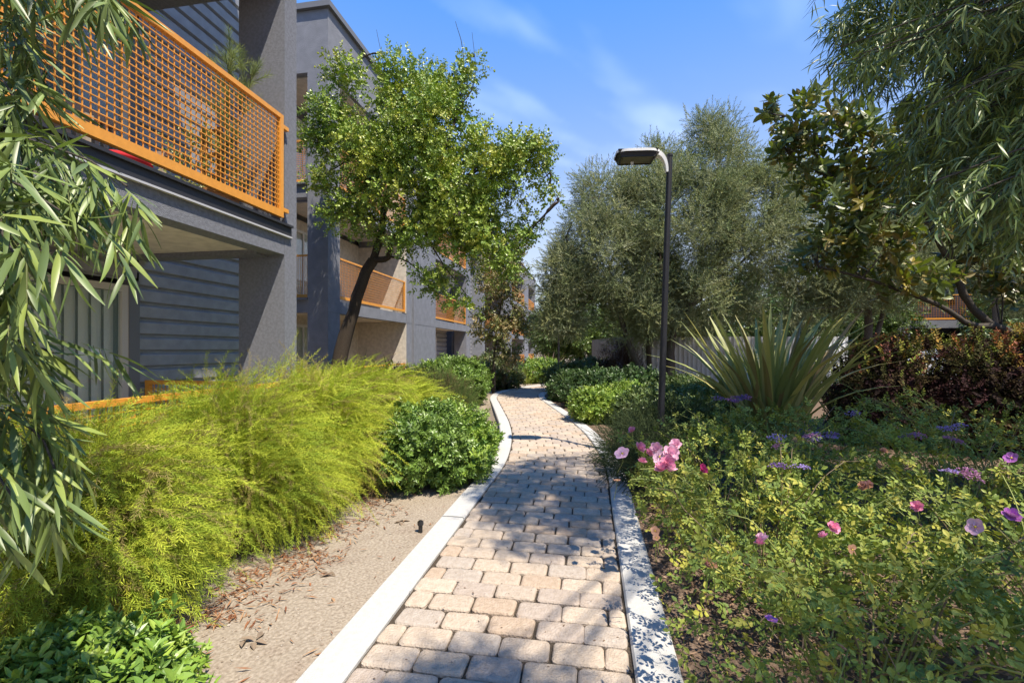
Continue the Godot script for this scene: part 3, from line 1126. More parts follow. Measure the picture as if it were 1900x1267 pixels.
func leafy_tree(called: String, label: String, group: String, base: Vector3, limbs: Array, blobs: Array, meshes: Array, m: StandardMaterial3D, colors: Array, count: int, size: float, bark: Material, o := {}) -> Node3D:
	var t := thing(called, label, "tree", base, group)
	for k in limbs.size():
		limb(t, "trunk" if k < o.get("trunks", 1) else "branch", limbs[k][0], limbs[k][1], limbs[k][2], bark, 10 if k == 0 else 7, o.get("wobble", 0.08))
	var n_br: int = o.get("branches", 14)
	for k in n_br:
		var b: Array = blobs[k % blobs.size()]
		var e: Vector3 = b[0] + rdir() * b[1] * rnd(0.4, 0.85)
		var best := Vector3.ZERO
		var bd := 1e9
		for l in limbs:
			for j in range(1, l[0].size()):
				for f in [0.5, 1.0]:
					var q: Vector3 = l[0][j - 1].lerp(l[0][j], f)
					if q.distance_to(e) < bd and q.y > base.y + 0.5:
						bd = q.distance_to(e)
						best = q
		limb(t, "branch", [best, best.lerp(e, 0.5) + Vector3(rnd(-0.15, 0.15), rnd(0.0, 0.2), rnd(-0.15, 0.15)), e], o.get("br", 0.025), 0.006, bark, 5, 0.12)
	var pts := blob_points(blobs, count, o.get("shell", 0.3), o.get("gap", -0.15), o.get("grain", 0.5), o.get("floor", -5.0))
	if o.has("bunch"):
		meshes = [bunch(meshes, o.bunch, o.get("reach", 0.2), o.get("up", 0.2)), bunch(meshes, o.bunch, o.get("reach", 0.2), o.get("up", 0.2)), bunch(meshes, o.bunch, o.get("reach", 0.2), o.get("up", 0.2))]
	var per := []
	for k in meshes.size():
		per.append([])
	var up: float = o.get("up", 0.2)
	for p in pts:
		var dir: Vector3 = p[1] * 0.8 + Vector3.UP * up + rdir() * o.get("wild", 0.7)
		per[rng.randi() % meshes.size()].append(growing(dir, size * rnd(0.7, 1.3), p[0]))
	for k in meshes.size():
		foliage(t, o.get("piece", "leaf"), meshes[k], m, per[k], colors, o.get("singles", 0) / meshes.size())
	return t
# long drooping leaves hung along boughs
func hanging_leaf(curl: float, twist: float) -> ArrayMesh:
	var mb := MB.new()
	var l := PackedVector3Array()
	var n := 7
	for k in n:
		var f := float(k) / (n - 1)
		var w := 0.047 * pow(sin(PI * pow(clampf(f, 0.02, 0.985), 0.8)), 0.75)
		var c := Vector3(curl * 0.15 * sin(f * 2.6), f * (1.0 - 0.12 * absf(curl)), -curl * f * f * 0.5)
		var a := twist * f
		var s := Vector3(cos(a), 0, sin(a))
		var up := Vector3(-sin(a), 0.0, cos(a))
		l.append(c - s * w + up * w * 0.3)
		l.append(c)
		l.append(c + s * w + up * w * 0.3)
	mb.grid(l, n, 3, Vector3(0, 0, 1))
	return mb.commit()
func hang_leaves(t: Node3D, boughs: Array, twigs_per_m: float, leaf: float, droop: float, colors: Array, singles: int, bark: Material, wander := 0.12, r0 := 0.012, twig := 1.95) -> void:
	var meshes := []
	for k in 6:
		meshes.append(hanging_leaf(rnd(-0.5, 0.9), rnd(-0.9, 0.9)))
	var per := [[], [], [], [], [], []]
	for b in boughs:
		var c := Curve3D.new()
		for k in b.size():
			var tn: Vector3 = (b[mini(k + 1, b.size() - 1)] - b[maxi(k - 1, 0)]) * 0.2
			c.add_point(b[k], -tn, tn)
		limb(t, "branch", b, r0, r0 * 0.3, bark, 6, 0.08)
		var length := c.get_baked_length()
		var count := int(length * twigs_per_m)
		for k in count:
			var s := length * (k + rng.randf()) / count
			var p := c.sample_baked(s, true)
			var tang := (c.sample_baked(minf(s + 0.05, length), true) - c.sample_baked(maxf(s - 0.05, 0), true)).normalized()
			var d := (tang * 0.5 + rdir() * 0.7 + Vector3.DOWN * 0.15).normalized()
			var tl := leaf * twig * rnd(0.66, 1.33)
			var q := p + rdir() * wander * 0.3
			var pts := PackedVector3Array([q])
			var dd := d
			for j in 5:
				dd = (dd + Vector3.DOWN * droop * 0.35).normalized()
				pts.append(pts[j] + dd * tl / 5)
			var mb := MB.new()
			mb.tube(pts, PackedFloat32Array([0.0024, 0.0022, 0.002, 0.0017, 0.0014, 0.001]), 4)
			if k % 4 == 0:
				part(t, "twig", mb.commit(), M.twig_green)
			var leaves := 13
			for j in leaves:
				var f := (j + 0.7) / leaves * 4.99
				var i := int(f)
				var bp := pts[i].lerp(pts[i + 1], f - i)
				var ax := (pts[i + 1] - pts[i]).normalized()
				var out := ax.cross(rdir()).normalized()
				var ld := (out * 0.8 + ax * 0.75 + Vector3.DOWN * droop * rnd(0.4, 1.1)).normalized()
				per[rng.randi() % 6].append(facing(ld, Vector3.UP + rdir() * 0.8, leaf * rnd(0.65, 1.15), bp))
	for k in 6:
		foliage(t, "leaf", meshes[k], M.leaf_hang, per[k], colors, singles / 6)
func flower_mesh(petals: int, cup: float) -> ArrayMesh:
	var mb := MB.new()
	for k in petals:
		var w := TAU * k / petals + rnd(-0.12, 0.12)
		var out := Vector3(cos(w), 0, sin(w))
		var side := Vector3(-sin(w), 0, cos(w))
		var pts := PackedVector3Array()
		for r in 4:
			var f := r / 3.0
			for q in 5:
				var g := q / 2.0 - 1.0
				var hw := (0.5 if petals < 6 else 0.42) * sin(PI * clampf(0.1 + 0.68 * f, 0, 1))
				pts.append(out * (0.06 + 0.94 * f * (1.0 - 0.22 * g * g + 0.1 * (1.0 - absf(g)) * -f)) + side * hw * g + Vector3.UP * (cup * f * f + 0.14 * g * g * (1 - f) + rnd(-0.03, 0.03) + (0.02 * (k % 2))))
		mb.grid(pts, 4, 5, Vector3.UP)
	return mb.commit()
func double_flower() -> ArrayMesh:
	var mb := MB.new()
	var outer := flower_mesh(6, 0.35)
	mb.append(outer, Transform3D(Basis(), Vector3.ZERO), Color.WHITE)
	mb.append(flower_mesh(5, 0.9), Transform3D(Basis.from_euler(Vector3(0.1, 0.5, 0.1)).scaled(Vector3(0.72, 0.8, 0.72)), Vector3(0, 0.08, 0)), Color.WHITE)
	mb.append(flower_mesh(5, 1.3), Transform3D(Basis.from_euler(Vector3(-0.1, 1.1, 0.1)).scaled(Vector3(0.42, 0.6, 0.42)), Vector3(0, 0.16, 0)), Color.WHITE)
	mb.c.clear()
	return mb.commit()
func compound_leaf(leaf: float) -> ArrayMesh:
	# a rose leaf: five or seven toothed leaflets on one stalk
	var mb := MB.new()
	mb.tube(PackedVector3Array([Vector3.ZERO, Vector3(0, leaf * 2.0, -0.004)]), PackedFloat32Array([0.0011, 0.0007]), 3)
	for k in 2:
		for s in [-1, 1]:
			add_leaf(mb, Vector3(0, leaf * (0.7 + 0.8 * k), 0), Vector3(s * rnd(0.6, 1.1), rnd(0.3, 0.9), rnd(-0.3, 0.3)), Vector3(0, 0, 1) + rdir() * 0.5, leaf * rnd(0.75, 1.15), leaf * rnd(0.5, 0.68), 0.15, rnd(-0.05, 0.4))
	add_leaf(mb, Vector3(0, leaf * 2.0, 0), Vector3(0, 1, rnd(-0.2, 0.1)), Vector3(0, 0, 1), leaf * 1.1, leaf * 0.64, 0.12, 0.15)
	return mb.commit()
func rose_bush(label: String, base: Vector3, radius: Vector2, h: float, count: int, flowers: Array, singles: int) -> void:
	var t := thing("rose_bush", label, "bush", base, "")
	var leafs := []
	for k in 4:
		leafs.append(compound_leaf(rnd(0.022, 0.034)))
	var per := [[], [], [], []]
	var canes := int(34 * radius.x)
	for k in canes:
		var w := rnd(0, TAU)
		var o := Vector3(cos(w) * radius.x, 0, sin(w) * radius.y)
		var s := base + o * rnd(0.0, 0.35) + Vector3.DOWN * 0.04
		var top := base + o * rnd(0.5, 1.05) + Vector3.UP * h * rnd(0.75, 1.15)
		var pts := [s, s.lerp(top, 0.45) + Vector3.UP * h * 0.22 + rdir() * 0.06, top, top + o.normalized() * rnd(0.03, 0.22) + Vector3.UP * rnd(-0.1, 0.12)]
		limb(t, "cane", pts, 0.0055, 0.0022, M.cane if k % 3 else M.cane_brown, 5, 0.15)
		for j in 17:
			var f := rnd(0.3, 3.0)
			var i := mini(int(f), 2)
			var p: Vector3 = pts[i].lerp(pts[i + 1], f - i)
			var d := (rdir() + Vector3.UP * 0.25).normalized()
			per[rng.randi() % 4].append(facing(d, Vector3.UP + rdir() * 0.6, rnd(0.7, 1.25), p + rdir() * 0.015))
	# dead twiggy wood in the heart
	for k in int(14 * radius.x):
		var o2 := Vector3(rnd(-0.8, 0.8) * radius.x, 0, rnd(-0.8, 0.8) * radius.y)
		var s2 := base + o2 * 0.7
		limb(t, "twig", [s2, s2 + Vector3(rnd(-0.12, 0.12), h * 0.35, rnd(-0.12, 0.12)), s2 + Vector3(rnd(-0.25, 0.25), h * rnd(0.5, 0.85), rnd(-0.25, 0.25))], 0.004, 0.0015, M.dry_twig, 4, 0.2)
	var pts2 := blob_points([[base + Vector3.UP * h * 0.5, Vector3(radius.x, h * 0.52, radius.y)]], count, 0.55, -0.12, 2.2, 0.05)
	for p in pts2:
		var d: Vector3 = p[1] * 0.7 + rdir() * 0.7
		per[rng.randi() % 4].append(facing(d, Vector3.UP + rdir() * 0.85, rnd(0.55, 1.3), p[0]))
	for k in 4:
		foliage(t, "leaf", leafs[k], M.leaf_rose, per[k], tints([[0.23, 0.29, 0.055], [0.18, 0.25, 0.05], [0.29, 0.33, 0.06], [0.14, 0.20, 0.045], [0.36, 0.35, 0.06]]), singles / 4)
	for f in flowers:
		blossom(t, f[0], f[1] * (1.15 if f[2] in ["pale", "pink"] else 0.9), f[2])
var bloom_meshes := []
func blossom(t: Node3D, where: Vector3, r: float, kind: String) -> void:
	if bloom_meshes.is_empty():
		bloom_meshes = [flower_mesh(5, 0.22), double_flower(), double_flower()]
	# a short stalk carries each bloom
	var foot := Vector3(where.x + rnd(-0.03, 0.03), where.y - 0.13, where.z - 0.04)
	limb(t, "flower_stalk", [foot, where - Vector3.UP * 0.05 + rdir() * 0.01, where], 0.002, 0.0014, M.cane, 4)
	var o := MeshInstance3D.new()
	o.name = "flower"
	o.mesh = bloom_meshes[rng.randi() % 3 if kind != "open" else 0]
	o.material_override = M.petal_pale if kind == "open" else M["petal_" + kind]
	t.add_child(o, true)
	var look := (Vector3(0, EYE_HEIGHT + 0.6, 0) - where).normalized() * 0.55 + Vector3.UP * 0.6 + rdir() * 0.75
	var tr := growing(look, r, where - base_of(t))
	o.transform = tr
	var c := MeshInstance3D.new()
	c.name = "flower_centre"
	var sm := SphereMesh.new()
	sm.radius = 0.16
	sm.height = 0.2
	sm.radial_segments = 8
	sm.rings = 4
	c.mesh = sm
	c.material_override = M.pollen
	c.position = Vector3(0, 0.06, 0)
	o.add_child(c)
func statice(where: Vector3, label: String, heads: int, group: String) -> void:
	var base := Vector3(where.x, 0, where.z)
	var t := thing("statice_plant", label, "flower", base, group)
	for k in heads:
		var top := where + Vector3(rnd(-0.09, 0.09), rnd(-0.03, 0.03), rnd(-0.06, 0.06))
		limb(t, "stem", [base + Vector3(rnd(-0.03, 0.03), 0, 0), base.lerp(top, 0.6) + rdir() * 0.03, top], 0.003, 0.0015, M.cane, 4)
		var o := MeshInstance3D.new()
		o.name = "flower_head"
		o.mesh = statice_mesh
		o.material_override = [M.petal_violet, M.petal_lilac, M.petal_mauve][rng.randi() % 3]
		t.add_child(o, true)
		o.transform = growing(Vector3.UP + rdir() * 0.3, rnd(0.8, 1.3), top - base)
var statice_mesh: ArrayMesh
func make_statice_mesh() -> void:
	var mb := MB.new()
	for k in 46:
		var d := rdir()
		d.y = absf(d.y) * 0.6
		var p := d * Vector3(0.055, 0.028, 0.055) * pow(rng.randf(), 0.4)
		for j in 3:
			add_thin_leaf(mb, p, d + rdir() * 0.7, rdir(), 0.013, 0.008)
	statice_mesh = mb.commit()

func make_materials() -> void:
	var stucco_b := bump_tex(0.09, 9.0, 11)
	var grain := noise_tex(0.02, Color(0.86, 0.86, 0.86), Color(1, 1, 1), 12)
	var blot := noise_tex(0.006, Color(0.90, 0.90, 0.90), Color(1, 1, 1), 13, 6)
	mat("stucco", lin(0.265, 0.275, 0.31), 0.92, grain, 2.3, stucco_b, 1.0)
	mat("stucco_light", lin(0.265, 0.275, 0.31), 0.92, blot, 0.9, stucco_b, 0.3)
	mat("render_grey", lin(0.30, 0.29, 0.285), 0.9, blot, 0.5)
	mat("soffit", lin(0.76, 0.70, 0.60), 0.9, grain, 0.6)
	mat("cream", lin(0.76, 0.70, 0.61), 0.9, grain, 0.6)
	mat("siding", lin(0.34, 0.35, 0.38), 0.45, grain, 0.5)
	mat("trim", lin(0.16, 0.165, 0.18), 0.6)
	mat("black_metal", lin(0.03, 0.03, 0.035), 0.5)
	mat("zinc", lin(0.5, 0.5, 0.52), 0.4)
	mat("white_trim", lin(0.72, 0.72, 0.70), 0.6)
	mat("window_frame", lin(0.56, 0.52, 0.46), 0.55)
	mat("room", lin(0.10, 0.10, 0.10), 0.9)
	mat("blind", lin(0.74, 0.74, 0.68), 0.7)
	mat("orange", lin(0.80, 0.345, 0.05), 0.45, noise_tex(0.03, Color(0.93, 0.93, 0.93), Color(1, 1, 1), 14), 1.0)
	mat("white_metal", lin(0.78, 0.79, 0.80), 0.5, blot, 0.4)
	mat("concrete", lin(0.55, 0.545, 0.525), 0.9, noise_tex(0.03, Color(0.93, 0.927, 0.92), Color(1, 1, 1), 15, 6), 1.6, bump_tex(0.12, 4.0, 16), 0.4)
	mat("sand", lin(0.13, 0.105, 0.08), 1.0, noise_tex(0.08, Color(0.6, 0.6, 0.6), Color(1, 1, 1), 17), 2.0)
	var pav := noise_tex(0.025, Color(0.89, 0.87, 0.85), Color(1, 1, 1), 18, 6)
	var pav_b := bump_tex(0.07, 5.0, 19)
	var pc := [[0.55, 0.465, 0.375], [0.53, 0.45, 0.37], [0.58, 0.49, 0.395], [0.49, 0.42, 0.36], [0.60, 0.51, 0.415], [0.52, 0.415, 0.32], [0.50, 0.44, 0.38]]
	for k in 7:
		mat("paver%d" % k, lin(pc[k][0], pc[k][1], pc[k][2]), 0.88, pav, 1.7, pav_b, 0.9)
	var soil := mat("soil", Color.WHITE, 1.0, noise_tex(0.05, Color(0.72, 0.70, 0.68), Color(1, 1, 1), 20, 7, 1024), 0.8, bump_tex(0.03, 6.0, 21, 1024), 0.8)
	soil.vertex_color_use_as_albedo = true
	mat("bark", lin(0.21, 0.175, 0.145), 0.95, noise_tex(0.04, Color(0.36, 0.34, 0.32), Color(1, 1, 1), 22), 3.0, bump_tex(0.05, 14.0, 23), 1.6)
	mat("bark_pale", lin(0.25, 0.215, 0.18), 0.95, noise_tex(0.03, Color(0.45, 0.43, 0.40), Color(1, 1, 1), 24), 3.0, bump_tex(0.05, 10.0, 25), 1.2)
	mat("bark_grey", lin(0.17, 0.15, 0.135), 0.95, noise_tex(0.03, Color(0.5, 0.5, 0.48), Color(1, 1, 1), 26), 4.0, bump_tex(0.05, 8.0, 27), 1.0)
	mat("bark_red", lin(0.10, 0.06, 0.04), 0.95)
	mat("twig_green", lin(0.13, 0.15, 0.05), 0.7)
	mat("dry_twig", lin(0.26, 0.20, 0.145), 0.9)
	mat("cane", lin(0.27, 0.31, 0.08), 0.6)
	mat("cane_brown", lin(0.22, 0.16, 0.09), 0.7)
	mat("lamp_black", lin(0.014, 0.014, 0.018), 0.5)
	mat("lamp_silver", lin(0.78, 0.79, 0.80), 0.5)
	mat("lamp_lens", lin(0.16, 0.145, 0.11), 0.2)
	mat("black_plastic", lin(0.02, 0.02, 0.022), 0.45)
	mat("terracotta", lin(0.42, 0.19, 0.06), 0.8)
	mat("wood", lin(0.42, 0.20, 0.06), 0.7, noise_tex(0.02, Color(0.7, 0.66, 0.6), Color(1, 1, 1), 28), 2.0)
	mat("wicker", lin(0.40, 0.33, 0.25), 0.8)
	mat("red_cloth", lin(0.45, 0.035, 0.045), 0.9)
	mat("teal", lin(0.02, 0.22, 0.24), 0.4)
	mat("car_paint", lin(0.55, 0.57, 0.60), 0.3)
	mat("tyre", lin(0.02, 0.02, 0.02), 0.9)
	mat("dark_glass", lin(0.03, 0.035, 0.04), 0.08)
	var g := StandardMaterial3D.new()
	g.resource_name = "glass"
	g.albedo_color = Color(0.75, 0.85, 0.82, 0.14)
	g.transparency = BaseMaterial3D.TRANSPARENCY_ALPHA
	g.roughness = 0.03
	g.metallic_specular = 0.75
	M["glass"] = g
	leaf_mat("leaf_feather", 0.6, Color(0.45, 0.5, 0.15), 0.0)
	leaf_mat("leaf_hang", 0.42, Color(0.32, 0.4, 0.14), 0.5)
	leaf_mat("leaf_gloss", 0.38, Color(0.36, 0.42, 0.1), 0.5)
	leaf_mat("leaf_dull", 0.6, Color(0.34, 0.38, 0.2), 0.0)
	leaf_mat("leaf_rose", 0.5, Color(0.38, 0.42, 0.12), 0.35)
	leaf_mat("leaf_strap", 0.45, Color(0.28, 0.32, 0.12), 0.5)
	leaf_mat("litter", 0.95, Color(0.1, 0.1, 0.1), 0.0)
	for p in [["pink", 0.80, 0.30, 0.45], ["pale", 0.86, 0.52, 0.64], ["magenta", 0.60, 0.03, 0.20], ["spent", 0.42, 0.22, 0.12], ["violet", 0.16, 0.085, 0.30], ["lilac", 0.36, 0.27, 0.62], ["mauve", 0.40, 0.17, 0.33], ["orchid", 0.50, 0.16, 0.52]]:
		var m := mat("petal_" + p[0], lin(p[1], p[2], p[3]), 0.6)
		m.backlight_enabled = true
		m.backlight = Color(0.5, 0.4, 0.45)
	mat("pollen", lin(0.6, 0.45, 0.08), 0.9)

func _ready() -> void:
	rng.seed = 20240611
	lump.seed = 5
	lump.noise_type = FastNoiseLite.TYPE_SIMPLEX_SMOOTH
	lump.frequency = 0.01
	lump.fractal_octaves = 3
	# ----- camera, sky, sun -----
	var cam := Camera3D.new()
	cam.name = "camera"
	cam.position = Vector3(0, EYE_HEIGHT, 0)
	cam.rotation.y = YAW
	cam.projection = Camera3D.PROJECTION_FRUSTUM
	cam.near = 0.05
	cam.far = 1200.0
	cam.size = 2.0 * 0.05 * 633.5 / FOCAL
	cam.frustum_offset = Vector2(0, 0.05 * 14.5 / FOCAL)
	add_child(cam)
	cam.current = true
	var sky_m := ProceduralSkyMaterial.new()
	sky_m.sky_top_color = lin(0.019, 0.196, 0.65)
	sky_m.sky_horizon_color = lin(0.70, 0.74, 0.71)
	sky_m.sky_curve = 0.25
	sky_m.ground_bottom_color = lin(0.16, 0.14, 0.12)
	sky_m.ground_horizon_color = lin(0.35, 0.36, 0.36)
	sky_m.sky_cover = cirrus()
	sky_m.sky_cover_modulate = Color(1, 1, 1, 1)
	sky_m.sun_angle_max = 12.0
	var sky := Sky.new()
	sky.sky_material = sky_m
	var env := Environment.new()
	env.background_mode = Environment.BG_SKY
	env.sky = sky
	env.tonemap_mode = Environment.TONE_MAPPER_LINEAR
	env.tonemap_exposure = 1.56
	env.sdfgi_enabled = true
	env.ssao_enabled = true
	env.ssil_enabled = true
	var we := WorldEnvironment.new()
	we.name = "world"
	we.environment = env
	add_child(we)
	var sun := DirectionalLight3D.new()
	sun.name = "sun"
	sun.light_energy = 1.55
	sun.light_color = Color(1.0, 0.955, 0.88)
	sun.light_angular_distance = 0.53
	sun.shadow_enabled = true
	add_child(sun)
	sun.look_at_from_position(Vector3.ZERO, Vector3(-1.58, -3.78, -1.3), Vector3.UP)
	# ----- setting -----
	make_materials()
	make_way()
	make_ground()
	make_path()
	make_near_block()
	make_second_block()
	make_third_block()
	make_right_block()
	make_fence()
	# ----- furniture -----
	lamp_post(Vector3(0.85, -0.02, -5.88), at(1243, 290, 5.65), "tall black lamp post with silver curved arm and shoebox head", Vector3(-0.98, 0, 0.10), true)
	lamp_post(Vector3(-1.27, -0.02, -18.5), Vector3(-1.24, 4.0, -18.5), "distant thin black lamp post by the grasses at the bend", Vector3(-1, 0, 0), false)
	make_sprinkler()
	make_balcony_things()
	make_car()
	# ----- plants -----
	make_left_plants()
	make_trees()
	make_right_plants()
	make_litter()

func cirrus() -> ImageTexture:
	var w := 1024
	var h := 512
	var im := Image.create(w, h, false, Image.FORMAT_RGBAF)
	var n1 := FastNoiseLite.new()
	n1.seed = 31
	n1.frequency = 0.012
	n1.fractal_octaves = 5
	for y in h / 2:
		for x in w:
			var a := TAU * x / w
			var e := PI * 0.5 - PI * y / h
			# streaks drawn out along one wind direction on a flat layer high up
			var reach := 1.0 / maxf(sin(e), 0.06)
			var px := cos(a) * cos(e) * reach
			var pz := sin(a) * cos(e) * reach
			var v := n1.get_noise_2d((px * 0.8 + pz * 0.6) * 60.0 + 700.0, (pz * 0.8 - px * 0.6) * 240.0)
			var big := n1.get_noise_2d(px * 40.0 + 90.0, pz * 40.0 - 260.0)
			var k := clampf((v + 0.1) * 1.2, 0, 1) * clampf(big * 3.0 - 0.05, 0, 1)
			im.set_pixel(x, y, Color(0.9, 0.93, 1.0, clampf(k, 0, 1) * 0.22 * smoothstep(0.03, 0.12, e)))
	return ImageTexture.create_from_image(im)

func potted(called: String, label: String, base: Vector3, r: float, h: float, m: Material) -> Node3D:
	var t := thing(called, label, "potted plant", base)
	var mb := MB.new()
	mb.tube(PackedVector3Array([base, base + Vector3.UP * h * 0.86, base + Vector3.UP * h * 0.87, base + Vector3.UP * h]), PackedFloat32Array([r * 0.72, r * 0.95, r * 1.08, r * 1.08]), 18)
	part(t, "pot", mb.commit(), m)
	return t
func make_balcony_things() -> void:
	var fy := 2.662
	# young pine
	var p := Vector3(-3.62, fy, -3.98)
	var pine := potted("potted_pine", "young bushy pine in a pot rising above the orange balcony rail", p, 0.16, 0.3, M.terracotta)
	var nd := []
	for k in 3:
		var mb := MB.new()
		mb.tube(PackedVector3Array([Vector3.ZERO, Vector3(0, 0.16, 0)]), PackedFloat32Array([0.004, 0.003]), 4)
		for j in 60:
			var w := j * 2.4
			add_thin_leaf(mb, Vector3(0, 0.16 * j / 60.0, 0), Vector3(cos(w), rnd(0.7, 1.5), sin(w)), Vector3(0, 1, 0) + rdir() * 0.5, rnd(0.05, 0.09), 0.003)
		nd.append(mb.commit())
	limb(pine, "trunk", [p + Vector3.UP * 0.2, p + Vector3(0.05, 0.9, 0), p + Vector3(0.1, 1.7, 0.02)], 0.018, 0.006, M.bark, 6)
	limb(pine, "trunk", [p + Vector3(0.02, 0.7, 0), p + Vector3(0.2, 1.1, -0.05), p + Vector3(0.26, 1.5, -0.08)], 0.011, 0.004, M.bark, 6)
	var places := [[], [], []]
	for k in 74:
		var f := rnd(0.35, 1.0)
		var q := p + Vector3(0.1 * f, 1.72 * f, 0)
		if k % 3 == 0:
			q = p + Vector3(0.02, 0.7, 0).lerp(Vector3(0.27, 1.5, -0.08), f)
		var d := rdir()
		d.y = absf(d.y) * 0.8 + 0.6
		places[k % 3].append(growing(d, rnd(0.8, 1.2), q + d * 0.06 * (1.5 - f)))
	for k in 3:
		foliage(pine, "needle_tuft", nd[k], M.leaf_dull, places[k], tints([[0.20, 0.25, 0.09], [0.25, 0.29, 0.11], [0.15, 0.20, 0.08]]), 24)
	# leafy plant in a teal pot
	var q2 := Vector3(-3.75, fy, -4.12)
	var lp := potted("potted_shrub", "small leafy shrub in a teal pot at the balcony corner", Vector3(-3.95, fy, -3.72), 0.14, 0.24, M.teal)
	var sp := [sprig(9, 0.2, 0.05, 0.028, 0.8), sprig(11, 0.22, 0.045, 0.025, 0.8)]
	var pl := [[], []]
	for e in blob_points([[Vector3(-3.75, fy + 0.5, -3.95), Vector3(0.3, 0.34, 0.25)]], 90, 0.2, -0.6, 2.0):
		pl[rng.randi() % 2].append(growing(e[1] + Vector3.UP * 0.6 + rdir() * 0.4, rnd(0.7, 1.1), e[0]))
	for k in 2:
		foliage(lp, "leaf_cluster", sp[k], M.leaf_gloss, pl[k], tints([[0.25, 0.27, 0.07], [0.14, 0.2, 0.05], [0.3, 0.28, 0.1]]), 20)
	limb(lp, "stem", [Vector3(-3.95, fy + 0.2, -3.72), Vector3(-3.85, fy + 0.45, -3.85), Vector3(-3.75, fy + 0.75, -3.95)], 0.012, 0.005, M.bark, 5)
	# wicker armchair with a red cushion
	var c := Vector3(-4.25, fy, -3.35)
	var ch := thing("wicker_armchair", "low wicker armchair with red cushion behind the balcony railing", "chair", c)
	box(ch, "seat", M.wicker, c + Vector3(-0.3, 0.3, -0.35), c + Vector3(0.3, 0.38, 0.35))
	for k in 9:
		box(ch, "back_slat", M.wicker, c + Vector3(-0.30, 0.38, -0.33 + k * 0.078), c + Vector3(-0.26, 0.86, -0.29 + k * 0.078))
	box(ch, "back_rail", M.wicker, c + Vector3(-0.32, 0.86, -0.36), c + Vector3(-0.24, 0.92, 0.36))
	for s in [-1, 1]:
		box(ch, "armrest", M.wicker, c + Vector3(-0.3, 0.56, s * 0.35 - 0.03), c + Vector3(0.32, 0.61, s * 0.35 + 0.03))
		for x in [-0.28, 0.26]:
			box(ch, "leg", M.wicker, c + Vector3(x - 0.02, 0, s * 0.33 - 0.02), c + Vector3(x + 0.02, 0.56, s * 0.33 + 0.02))
	var cm := SphereMesh.new()
	cm.radius = 0.5
	cm.height = 1.0
	var cu := part(ch, "cushion", cm, M.red_cloth, c + Vector3(0.12, 0.43, -0.1))
	cu.scale = Vector3(0.36, 0.12, 0.42)
	# broad-leaved banana
	var b := Vector3(-4.2, fy, -2.45)
	var bn := potted("potted_banana", "broad-leaved banana plant in a pot on the near end of the balcony", b, 0.2, 0.32, M.terracotta)
	limb(bn, "stem", [b + Vector3.UP * 0.2, b + Vector3(0.02, 0.7, 0), b + Vector3(0.05, 1.1, 0)], 0.035, 0.02, M.twig_green, 8)
	for k in 8:
		var w := k * 2.4 + 0.4
		var o := MeshInstance3D.new()
		o.name = "leaf"
		o.mesh = strap_leaf(0.9, 0.26, 0.55, 0.15)
		o.material_override = tint_of(M.leaf_gloss, [Color(0.22, 0.30, 0.04), Color(0.16, 0.25, 0.04), Color(0.30, 0.32, 0.04)][k % 3])
		bn.add_child(o, true)
		o.transform = facing(Vector3(cos(w) * 0.6, 1, sin(w) * 0.6), -Vector3(cos(w), 0, sin(w)) + Vector3.UP * 0.6, rnd(0.8, 1.1), Vector3(0.03, 0.75 + 0.04 * k, 0))
	# wooden trellis post
	var w0 := Vector3(-3.9, fy, -4.16)
	var ts := thing("wooden_plant_stand", "slatted orange-brown wooden stand in the balcony corner", "stand", w0)
	for s in [-1, 1]:
		box(ts, "leg", M.wood, w0 + Vector3(s * 0.09 - 0.02, 0, -0.02), w0 + Vector3(s * 0.09 + 0.02, 1.05, 0.02))
	for k in 4:
		box(ts, "slat", M.wood, w0 + Vector3(-0.12, 0.25 + k * 0.24, 0.021), w0 + Vector3(0.12, 0.30 + k * 0.24, 0.04))
